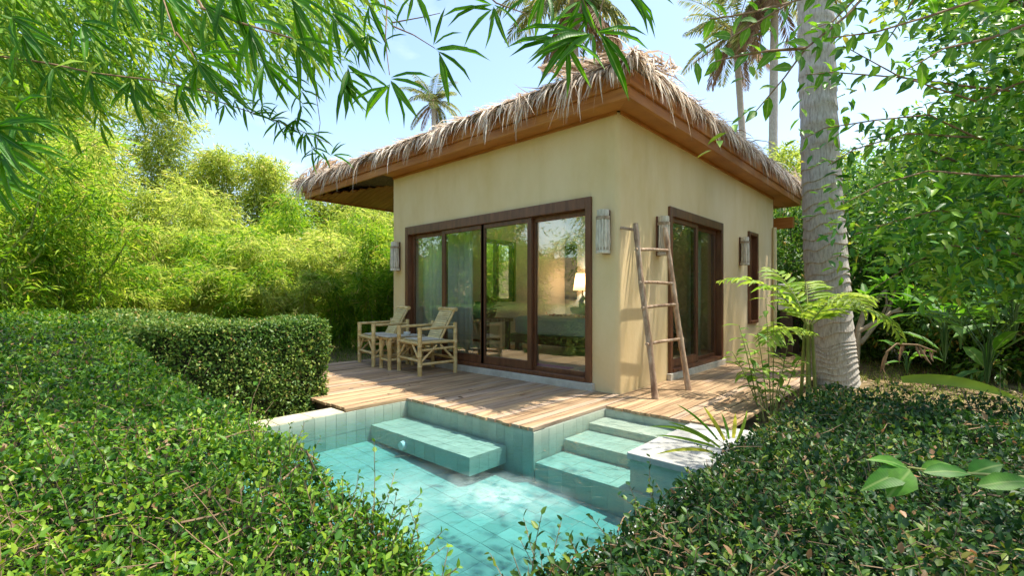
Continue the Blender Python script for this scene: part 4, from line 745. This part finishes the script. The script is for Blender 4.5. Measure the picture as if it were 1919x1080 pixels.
# plumeria with bare forked limbs
pl = thing('plumeria', at(1600, 665, 7.3), 'small tree with bare pale forked branches right of the palm trunk', 'small tree'); PD = 7.3
def limb(pts, r): G().tube([at(x, y, PD+dz) for x, y, dz in pts], np.linspace(r, r*.6, len(pts)), 8).build('limb', 'plumeria', pl, smooth=True)
limb([(1603, 690, 0), (1607, 625, 0), (1620, 585, .1), (1645, 560, .2), (1665, 540, .2)], .05); limb([(1608, 622, 0), (1650, 600, -.1), (1672, 585, -.2), (1690, 583, -.2)], .036); limb([(1612, 645, .1), (1640, 610, .2), (1662, 590, .3), (1678, 545, .3)], .034); limb([(1623, 600, .1), (1626, 575, .1), (1622, 560, .1)], .022); limb([(1650, 597, .1), (1662, 570, .2), (1660, 548, .2)], .02); limb([(1672, 585, -.2), (1700, 570, -.2)], .02)
pm8 = leafmesh('plumeria_leaf', T8, 'broad_leaf')
for (x, y, dz) in [(1665, 540, .2), (1690, 580, -.2), (1678, 543, .3), (1622, 558, .1), (1660, 546, .2), (1700, 568, -.2)]:
    c = at(x, y, PD+dz)
    for i in range(9): a = i*2.4; e = random.uniform(.1, .9); o = np.array([math.cos(a)*math.cos(e), math.sin(a)*math.cos(e), math.sin(e)]); put_leaf(pm8, c, o, UP-o*.5, random.uniform(.25, .4), random.uniform(.08, .11), pl)
# areca palm before the trunk
ar = thing('areca_palm', at(1512, 735, 4.9), 'young palm with arching yellow green fronds in front of the big trunk', 'palm'); am = leafmesh('leaflet', T8, 'areca'); ab = at(1515, 690, 4.9)
for k, (az_px, el, Lf, dr) in enumerate([((-1, .25), 1.0, 1.05, 1.55), ((1, -.3), .75, 1.0, 2.6), ((.8, .2), .95, .95, 2.0), ((-.9, -.5), .55, .75, 1.5), ((.1, -1), .9, .8, 1.7), ((-.4, .9), 1.2, .8, 1.2), ((.5, .9), 1.1, .8, 1.5)]):
    v = RT*az_px[0]+FW*az_px[1]; base = ab+UP*(.42 if k != 3 else .3); Pn, Dn, Nn, pf, r = frond('f', base, math.atan2(v[1], v[0]), el, Lf, 16, .3, .04, None, None, 500+k, dr, objleaf=True, hang=.3)
    r.build('frond_stalk', 'culm', ar, smooth=True)
    for i in range(len(Pn)): put_leaf(am, Pn[i], Dn[i], Nn[i], .30*pf[i], .042, ar, 'leaflet')
for k in range(4): a = k*1.6; G().tube([ab+np.array([math.cos(a)*.07, math.sin(a)*.07, -.42]), ab+np.array([math.cos(a)*.03, math.sin(a)*.03, .45])], [.02, .014], 7).build('stem', 'culm', ar, smooth=True)
# leafy shrub by the deck
sh = thing('leafy_shrub', at(1430, 800, 4.5), 'loose leafy shrub with pointed leaves at the right end of the deck', 'shrub'); sm = leafmesh('leaf', T8, 'shrub_leaf')
for k, (bx, tx, ty) in enumerate([(1425, 1385, 610), (1432, 1398, 640), (1440, 1420, 625), (1448, 1450, 600), (1452, 1478, 640), (1430, 1372, 660), (1445, 1435, 560), (1455, 1500, 670), (1440, 1405, 690), (1450, 1465, 690)]):
    d = 4.5+random.uniform(-.25, .25); b = at(bx, 790, d); tp = at(tx, ty, d+random.uniform(-.15, .15)); pts = [b+(tp-b)*u+UP*.06*math.sin(math.pi*u) for u in np.linspace(0, 1, 7)]; G().tube(pts, np.linspace(.007, .003, 7), 5, False).build('stem', 'culm', sh, smooth=True)
    for i in range(13):
        u = .3+.7*i/12; p = b+(tp-b)*u+UP*.06*math.sin(math.pi*u); a = i*2.4+k; o = np.array([math.cos(a), math.sin(a), random.uniform(-.5, .4)]); put_leaf(sm, p, o, UP+.2*o, random.uniform(.11, .18), random.uniform(.04, .06), sh)
# strap-leaved plant at the pool corner
sl = thing('strap_leaf_plant', (1.62, -1.2, -.1), 'strap leaved plant with yellow green blades beside the white pool stone', 'plant'); spb = np.array([1.66, -1.25, .02])
def strap(pts, w, mat, parent, name='blade'):
    pts = np.array(pts); n = len(pts); T_ = nrm(np.gradient(pts, axis=0)); S = nrm(np.cross(T_, CAM-pts)); vs = []; fs = []
    for i in range(n):
        ww = w*(math.sin(math.pi*min(1, .18+.82*i/(n-1)))**.7+.05); cen = pts[i]-np.cross(S[i], T_[i])*ww*.18; vs += [pts[i]-S[i]*ww/2, cen, pts[i]+S[i]*ww/2]
    for i in range(n-1): fs += [(3*i, 3*i+1, 3*i+4, 3*i+3), (3*i+1, 3*i+2, 3*i+5, 3*i+4)]
    G().add(vs, fs).build(name, mat, parent, smooth=True)
for (p1, p2, p3, w, m) in [((1330, 830), (1290, 795), (1215, 800), .018, 'shrub_leaf'), ((1345, 825), (1310, 780), (1268, 758), .014, 'dark'), ((1358, 826), (1340, 790), (1318, 762), .022, 'yellow_leaf'), ((1366, 824), (1362, 795), (1352, 775), .016, 'shrub_leaf'), ((1374, 822), (1378, 795), (1378, 775), .022, 'yellow_leaf'), ((1335, 848), (1290, 835), (1230, 852), .02, 'yellow_leaf'), ((1340, 838), (1280, 818), (1228, 816), .016, 'shrub_leaf'), ((1350, 840), (1300, 800), (1252, 792), .016, 'shrub_leaf'), ((1380, 830), (1395, 800), (1400, 770), .018, 'shrub_leaf')]:
    a, b, c = at(*p1, 3.0), at(*p2, 2.95), at(*p3, 2.85+random.uniform(-.1, .1)); strap([a*(1-u)**2+2*b*u*(1-u)+c*u*u for u in np.linspace(0, 1, 8)], w, m if m != 'dark' else 'broad_leaf', sl)
# large-leaved sprig over the right hedge
sg = thing('sprig', at(1960, 905, .82), 'sprig of large smooth green leaves lying over the right foreground hedge', 'sprig'); sgm = leafmesh('leaf', T8, 'broad_leaf')
G().tube([at(1990, 900, .85), at(1850, 890, .86), at(1760, 885, .87), at(1700, 876, .88)], [.003, .0025, .002, .0015], 6).build('stem', 'culm', sg, smooth=True)
for (x0, y0, x1, y1, w, d) in [(1705, 880, 1617, 915, .042, .87), (1700, 878, 1632, 856, .026, .89), (1706, 882, 1665, 930, .05, .86), (1725, 882, 1782, 868, .026, .9), (1730, 886, 1825, 884, .03, .85), (1815, 890, 1880, 868, .04, .89), (1830, 912, 1945, 898, .036, .84)]:
    a = at(x0, y0, d); b = at(x1, y1, d-.015); put_leaf(sgm, a, b-a, UP*.8-FW*.6+RT*random.uniform(-.3, .3), np.linalg.norm(b-a), w, sg)
# broad-leaved plants at the right
def broad(px, py, d, n, Lm, label, seed, stem=.5, mat='broad_leaf'):
    R = np.random.default_rng(seed); b = at(px, py, d); t = thing('broad_leaf_plant', b, label, 'plant', 'broad leaved plants at the right'); me = leafmesh('leaf', T8, mat)
    for i in range(n):
        a = i*2.4+R.random(); hh = stem*R.uniform(.15, 1); o = np.array([math.cos(a), math.sin(a), 0]); q = b+UP*hh+o*.3*hh; G().tube([b, b+UP*hh*.6+o*.03, q], [.007, .006, .004], 5, False).build('stem', 'stem_green', t, smooth=True)
        e = R.uniform(-.3, .8); dd = o*math.cos(e)+UP*math.sin(e); put_leaf(me, q, dd, UP*math.cos(e)-o*math.sin(e)+R.normal(0, .15, 3), Lm*R.uniform(.7, 1.15), Lm*R.uniform(.17, .24), t)
broad(1770, 680, 5.0, 12, .5, 'broad leaved plant right of the bare pale branches', 1, .8); broad(1850, 720, 4.2, 14, .5, 'lush broad leaved plant at the right edge above the hedge', 2, .75); broad(1900, 640, 4.6, 12, .5, 'tall broad leaved plant at the right edge, farther back', 3, .8); broad(1800, 655, 6.2, 12, .55, 'broad leaved plant in the shade below the dark bushes', 4, .9); broad(1700, 700, 6.5, 7, .35, 'small broad leaved plant behind the dead frond', 5, .3)
ll_ = thing('fallen_leaf', at(1800, 725, 3.6), 'long bright green banana leaf blade lying behind the right hedge', 'leaf'); a = at(1690, 712, 3.75); c = at(1915, 752, 3.5); b = (a+c)/2+UP*.12; strap([a*(1-u)**2+2*b*u*(1-u)+c*u*u for u in np.linspace(0, 1, 10)], .075, 'areca', ll_, 'leaf_blade'); G().tube([at(1935, 830, 3.4), at(1930, 780, 3.45), at(1915, 752, 3.5)], [.008, .007, .006], 6).build('leaf_stalk', 'stem_green', ll_, smooth=True)
dfr = thing('dead_frond', at(1700, 690, 6.2), 'dead brown frond drooping over the ground at the right', 'dead frond')
G().tube([at(1655, 690, 6.2), at(1662, 660, 6.2), at(1680, 645, 6.2), at(1720, 647, 6.2), at(1755, 660, 6.2)], [.015, .014, .013, .011, .008], 6).build('stalk', 'twig', dfr, smooth=True)
dm = leafmesh('dry_leaf', T8, 'palm_dry')
for (x, y) in [(1656, 680), (1659, 668), (1690, 646), (1694, 646), (1716, 646), (1721, 647), (1735, 652), (1665, 655), (1750, 658), (1742, 655)]: put_leaf(dm, at(x, y, 6.2), -UP+RT*random.uniform(-.4, .4)+FW*random.uniform(-.3, .3), FW+RT*random.uniform(-.8, .8), random.uniform(.12, .4), random.uniform(.02, .045), dfr)
# ------------------------------------------------------------------ leafy tree reaching in from the right
lt = thing('leafy_tree', at(2220, 720, 3.2), 'leafy tree with oval leaves whose branches reach in from the right', 'tree'); tb0 = at(2220, 720, 3.2); tb0[2] = -.16; TB_ = [tb0, tb0+UP*1.0, tb0+UP*2.2+RT*.1, tb0+UP*3.6]
G().tube(TB_, [.11, .1, .09, .06], 10).build('trunk', 'bark', lt, smooth=True); ltm = leafmesh('leaf', T8, 'tree_leaf_obj'); nleafobj = 0
TW = []
def twig(pts, r=.006, step=.062, L=.08, parent=lt, start=.1):
    global nleafobj
    Q = np.array([at(*p) for p in pts]); G().tube(Q, np.linspace(r, r*.35, len(Q)), 6, False).build('branch', 'twig', parent, smooth=True)
    TW.append(Q)
    seg = np.concatenate([[0], np.cumsum(np.linalg.norm(np.diff(Q, axis=0), axis=1))]); s = start*seg[-1]; k = 0
    while s < seg[-1] and nleafobj < 298:
        p = np.array([np.interp(s, seg, Q[:, j]) for j in range(3)]); p2 = np.array([np.interp(min(s+.02, seg[-1]), seg, Q[:, j]) for j in range(3)]); p1 = np.array([np.interp(max(s-.02, 0), seg, Q[:, j]) for j in range(3)])
        tv = nrm(p2-p1); sd = nrm(np.cross(tv, FW*.8+UP*.3)); sgn = 1 if k % 2 else -1; d = tv*.65+sd*sgn*.8-UP*.15+np.array([random.gauss(0, .22) for _ in range(3)])
        put_leaf(ltm, p, d, -FW*.7+UP*.6+np.array([random.gauss(0, .3) for _ in range(3)]), L*random.uniform(.75, 1.2), L*random.uniform(.38, .5), lt); nleafobj += 1; s += step*random.uniform(.6, 1.3); k += 1
for p in [[(1960, -150, 2.0), (1750, -90, 1.9), (1640, -30, 1.9), (1490, 0, 1.85), (1420, 40, 1.8), (1360, 75, 1.8), (1300, 118, 1.78)], [(1640, -30, 1.9), (1585, 30, 1.85), (1510, 90, 1.8), (1470, 145, 1.8), (1415, 210, 1.78)], [(1480, 5, 1.85), (1420, 20, 1.83), (1370, 30, 1.8), (1330, 35, 1.8)], [(1510, 90, 1.8), (1440, 95, 1.8), (1380, 105, 1.78), (1340, 115, 1.78)],
          [(1990, 120, 2.4), (1830, 190, 2.4), (1680, 140, 2.35), (1580, 85, 2.3)], [(1990, 180, 2.5), (1800, 160, 2.4), (1690, 145, 2.4), (1560, 135, 2.35), (1510, 140, 2.3)], [(1990, 300, 2.6), (1830, 258, 2.5), (1740, 215, 2.45), (1640, 225, 2.4), (1545, 240, 2.35), (1505, 260, 2.3)], [(1830, 258, 2.5), (1700, 250, 2.45), (1600, 280, 2.4), (1552, 310, 2.35)], [(1960, -60, 1.7), (1830, 0, 1.7), (1740, 30, 1.7), (1640, 60, 1.7), (1560, 70, 1.7)], [(1990, 420, 2.6), (1880, 400, 2.5), (1750, 395, 2.5), (1660, 420, 2.5), (1600, 440, 2.5)],
          [(1990, 500, 2.5), (1880, 470, 2.5), (1780, 460, 2.5), (1700, 500, 2.5), (1640, 540, 2.5)], [(1740, -60, 2.1), (1700, 20, 2.1), (1660, 80, 2.1)], [(1990, 330, 2.2), (1860, 330, 2.2), (1740, 320, 2.2), (1650, 345, 2.2), (1585, 380, 2.2)], [(1620, -60, 2.2), (1600, 0, 2.2), (1560, 40, 2.2), (1520, 55, 2.2)], [(1960, 30, 1.6), (1860, 70, 1.6), (1770, 90, 1.6), (1700, 130, 1.6)]]: twig(p)
R = np.random.default_rng(77)
def sprigs(cands, n_per, L, mat, parent, step=.035, Wf=.45):
    P = []; D = []; Nn = []
    for (c, d) in cands:
        d = nrm(d); sd = nrm(np.cross(d, UP*.6-FW*.5+R.normal(0, .3, 3)))
        for i in range(n_per):
            p = c+d*step*i-UP*.0015*i*i; sg_ = 1 if i % 2 else -1; P.append(p); D.append(d*.6+sd*sg_*.8-UP*.2+R.normal(0, .2, 3)); Nn.append(UP*.7-FW*.35+R.normal(0, .35, 3))
    P = np.array(P); return leaves('foliage', P, np.array(D), np.array(Nn), L*R.uniform(.7, 1.2, len(P)), L*Wf*R.uniform(.85, 1.15, len(P)), mat, parent, T4)
cands = []
while len(cands) < 3200:
    x = R.uniform(1500, 2150); y = R.uniform(-160, 520); d = R.uniform(2.3, 5.0)
    edge = np.interp(y, [-160, 0, 60, 120, 180, 230, 300, 360, 430, 480, 520], [1560, 1700, 1790, 1830, 1780, 1690, 1640, 1650, 1640, 1690, 1760]); edge = edge+40*math.sin(y*.05+d*3)
    if x < edge: continue
    if R.random() > np.clip((x-edge)/110, .12, 1): continue
    cands.append((at(x, y, d), -RT*R.uniform(.4, 1)-UP*R.uniform(-.2, .7)+FW*R.normal(0, .4)))
for i in range(520):        # unseen crown sprigs added overhead to shade right hedge and near pool end
    q = np.array([3.0, -1.7, 4.6])+R.normal(0, 1, 3)*np.array([.85, .75, .5]); cands.append((q, R.normal(0, .6, 3)-RT*.6-UP*.3))
for Q in TW:
    for i in range(len(Q)-1):
        for k in range(int(np.linalg.norm(Q[i+1]-Q[i])/.17)): u = R.random(); cands.append((Q[i]*(1-u)+Q[i+1]*u, nrm(Q[i+1]-Q[i])*.7+R.normal(0, .55, 3)-UP*.25))
sprigs(cands, 8, .066, 'tree_leaf', lt, Wf=.38)
g = G()
for i in range(40):
    c = cands[i*7][0]; s0 = tb0+UP*np.clip(c[2]-.3, .4, 3.5); g.tube([s0, (s0+c)/2+UP*.25+R.normal(0, .1, 3), c], [.03, .018, .005], 6, False)
o = g.build('limbs', 'bark', lt, smooth=True)
# ------------------------------------------------------------------ bamboo branches hanging in overhead
nb = leafmesh('leaf', T8, 'bamboo_near')
def fan(px, py, d, ang, n, Lpx, spread, parent, wf=.115, back=0):
    c = at(px, py, d)
    for i in range(n):
        a = math.radians(ang+spread*((i/(n-1) if n > 1 else .5)-.5)+random.gauss(0, 7)); L = Lpx*d/F*random.uniform(.75, 1.12); dr = RT*math.cos(a)-UP*math.sin(a)+FW*random.gauss(0, .22)
        sh_ = RT*math.cos(math.radians(ang))*i*.004-UP*math.sin(math.radians(ang))*i*.004
        put_leaf(nb, c+sh_, dr, -FW*.75+UP*.45+RT*random.gauss(0, .4), L, L*wf*random.uniform(.85, 1.2), parent)
def stem(pts, r, parent): G().tube([at(*p) for p in pts], np.linspace(r, r*.45, len(pts)), 6, False).build('stem', 'twig', parent, smooth=True)
OB = 'bamboo branches hanging in from above'
b1 = thing('bamboo_branch', at(330, -120, 1.5), 'bamboo branch with long leaves hanging from the top edge, left of centre', 'bamboo branch', OB)
stem([(300, -120, 1.5), (380, 15, 1.35), (460, 45, 1.3), (550, 72, 1.25)], .005, b1); stem([(330, 60, 1.25), (352, 88, 1.25), (368, 112, 1.25)], .0025, b1); stem([(340, -60, 1.3), (300, -20, 1.3), (330, 70, 1.25)], .003, b1)
for f in [(365, 108, 1.25, 60, 7, 110, 130), (362, 100, 1.25, -10, 2, 85, 40), (345, 86, 1.25, 165, 2, 55, 70), (228, -25, 1.3, 82, 4, 100, 45), (300, -20, 1.35, 60, 5, 110, 50), (380, 5, 1.3, 55, 6, 130, 60), (465, 40, 1.25, 70, 6, 120, 80), (540, -10, 1.3, 50, 6, 115, 60), (490, 110, 1.5, 60, 6, 95, 70), (430, -40, 1.3, 70, 5, 120, 60), (550, 75, 1.3, 50, 5, 100, 80), (620, 20, 1.35, 65, 5, 110, 70)]: fan(*f, b1)
b2 = thing('bamboo_branch', at(740, -90, 1.5), 'bamboo branch with fans of leaves against the sky left of the roof', 'bamboo branch', OB)
stem([(700, -90, 1.5), (725, 20, 1.45), (722, 75, 1.4), (730, 140, 1.4)], .003, b2); stem([(735, 48, 1.4), (775, 65, 1.38), (815, 90, 1.36)], .0025, b2); stem([(860, -60, 1.35), (930, 5, 1.32), (985, 25, 1.3)], .003, b2); stem([(735, 42, 1.4), (790, 32, 1.4), (825, 24, 1.4)], .002, b2)
for f in [(732, 145, 1.4, 95, 9, 85, 190), (722, 75, 1.4, 40, 2, 45, 120), (815, 92, 1.36, 35, 5, 100, 75), (812, 85, 1.36, -45, 2, 75, 45), (690, 60, 1.4, 110, 5, 75, 90), (775, -20, 1.38, 88, 4, 75, 60), (925, 8, 1.32, 100, 5, 90, 110), (925, 8, 1.32, 170, 2, 110, 25), (650, 120, 1.45, 70, 6, 85, 80), (690, 5, 1.4, 70, 4, 80, 80), (640, 145, 1.45, 60, 5, 80, 60)]: fan(*f, b2)
b3 = thing('bamboo_branch', at(1110, -90, 1.4), 'bamboo branch with broad dark green leaves in front of the roof peak', 'bamboo branch', OB)
stem([(1060, -110, 1.35), (1085, -20, 1.3), (1115, 60, 1.28)], .003, b3); stem([(1180, -90, 1.3), (1130, 0, 1.28), (1115, 60, 1.28)], .0025, b3)
for f in [(1110, 62, 1.28, 160, 6, 130, 60), (1070, 75, 1.28, 150, 4, 110, 80), (1118, 60, 1.28, 20, 4, 120, 60), (1060, 78, 1.27, 60, 3, 90, 50), (1110, 62, 1.26, 102, 2, 60, 30), (1090, -10, 1.3, 95, 5, 85, 90), (1160, -25, 1.3, 40, 5, 100, 70), (1020, -20, 1.3, 110, 4, 95, 60), (1110, 25, 1.3, 150, 4, 90, 60)]: fan(*f, b3)
b4 = thing('bamboo_branch', at(-60, 280, 1.9), 'bamboo branch with dark leaves at the left edge below the canopy', 'bamboo branch', OB)
stem([(-80, 100, 2.0), (0, 105, 1.95), (90, 118, 1.9), (180, 137, 1.9), (290, 150, 1.9), (420, 178, 1.9)], .005, b4); stem([(-90, 260, 1.6), (0, 275, 1.55), (40, 270, 1.5)], .004, b4)
for f in [(0, 270, 1.5, 40, 7, 120, 110), (-20, 240, 1.5, 20, 6, 130, 70), (30, 210, 1.6, 30, 5, 110, 70), (100, 120, 1.9, 70, 6, 90, 90), (170, 135, 1.9, 70, 6, 90, 90), (245, 145, 1.9, 80, 6, 85, 90), (330, 160, 1.9, 60, 5, 70, 80), (40, 60, 1.9, 60, 6, 90, 80), (150, 40, 1.9, 50, 6, 90, 80), (-20, 330, 1.6, 50, 5, 110, 80), (20, 30, 1.8, 40, 5, 90, 60)]: fan(*f, b4)
b5 = thing('bamboo_branch', at(450, 150, 2.6), 'thin bamboo twig with small leaves hanging left of the thatched eave', 'bamboo branch', OB)
stem([(300, 60, 2.6), (380, 180, 2.6), (470, 210, 2.6), (540, 235, 2.6), (620, 270, 2.6)], .004, b5); stem([(560, 60, 2.6), (590, 160, 2.6), (600, 230, 2.6), (590, 300, 2.6)], .003, b5)
for i in range(16): u = i/15; fan(370+250*u, 170+105*u+random.gauss(0, 14), 2.6, random.choice([40, 80, -20, 120]), 4, 42, 90, b5)
for i in range(9): fan(565+random.gauss(0, 25), 60+27*i, 2.6, 70, 4, 45, 110, b5)
bc = thing('bamboo_canopy', at(-250, 0, 3.2), 'mass of overhanging bamboo foliage filling the top left corner', 'bamboo'); n = 0; P = []; D = []; R = np.random.default_rng(12)
while n < 2100:
    x = R.uniform(-250, 700); y = R.uniform(-180, 330); lim = np.interp(x, [-250, 0, 130, 300, 450, 600, 700], [330, 300, 200, 150, 130, 90, 40])
    if y > lim*R.uniform(.55, 1.12): continue
    if x > 250 and R.random() < .35: continue
    d = R.uniform(1.9, 4.2); c = at(x, y, d); n += 1; a0 = R.uniform(.2, 1.3); tv = RT*math.cos(a0)-UP*math.sin(a0)+FW*R.normal(0, .5)
    for k in range(7): P.append(c+tv*.02*k+R.normal(0, .015, 3)); D.append(tv+R.normal(0, .45, 3)-UP*.2)
P = np.array(P); D = np.array(D); Ln = R.uniform(.08, .15, len(P)); leaves('foliage', P, D, UP*.6-FW*.4+R.normal(0, .4, P.shape), Ln, Ln*.13, 'bamboo_leaf', bc, TB, np.clip(R.random(len(P))*.85, 0, 1))
for k in range(9):
    a = at(-400+R.uniform(-50, 50), 100-60*k+R.uniform(-30, 30), 3.0); c = at(R.uniform(100, 650), R.uniform(-60, 140), R.uniform(2.2, 3.8)); m_ = (a+c)/2+UP*.25; G().tube([a*(1-u)**2+2*m_*u*(1-u)+c*u*u for u in np.linspace(0, 1, 8)], np.linspace(.009, .002, 8), 6, False).build('culm', 'culm', bc, smooth=True)
n = 34; P = np.stack([R.uniform(-4.4, 1.2, n), R.uniform(-2.2, -.2, n), np.full(n, .006)], 1); P = P[((P[:, 0] < -1.6) | (P[:, 1] > -1.55)) & ((P[:, 0] < .1) | (P[:, 1] > -.45))]; n = len(P)
tag(leaves('fallen_leaves', P, R.normal(0, 1, (n, 3))*np.array([1, 1, .05]), UP+R.normal(0, .15, (n, 3)), R.uniform(.05, .11, n), .018, 'palm_dry', None, T4), 'few dry leaves scattered on the deck boards', 'leaves', None, 'stuff')
print('tiles', len(TILES), 'leaf objs', nleafobj)
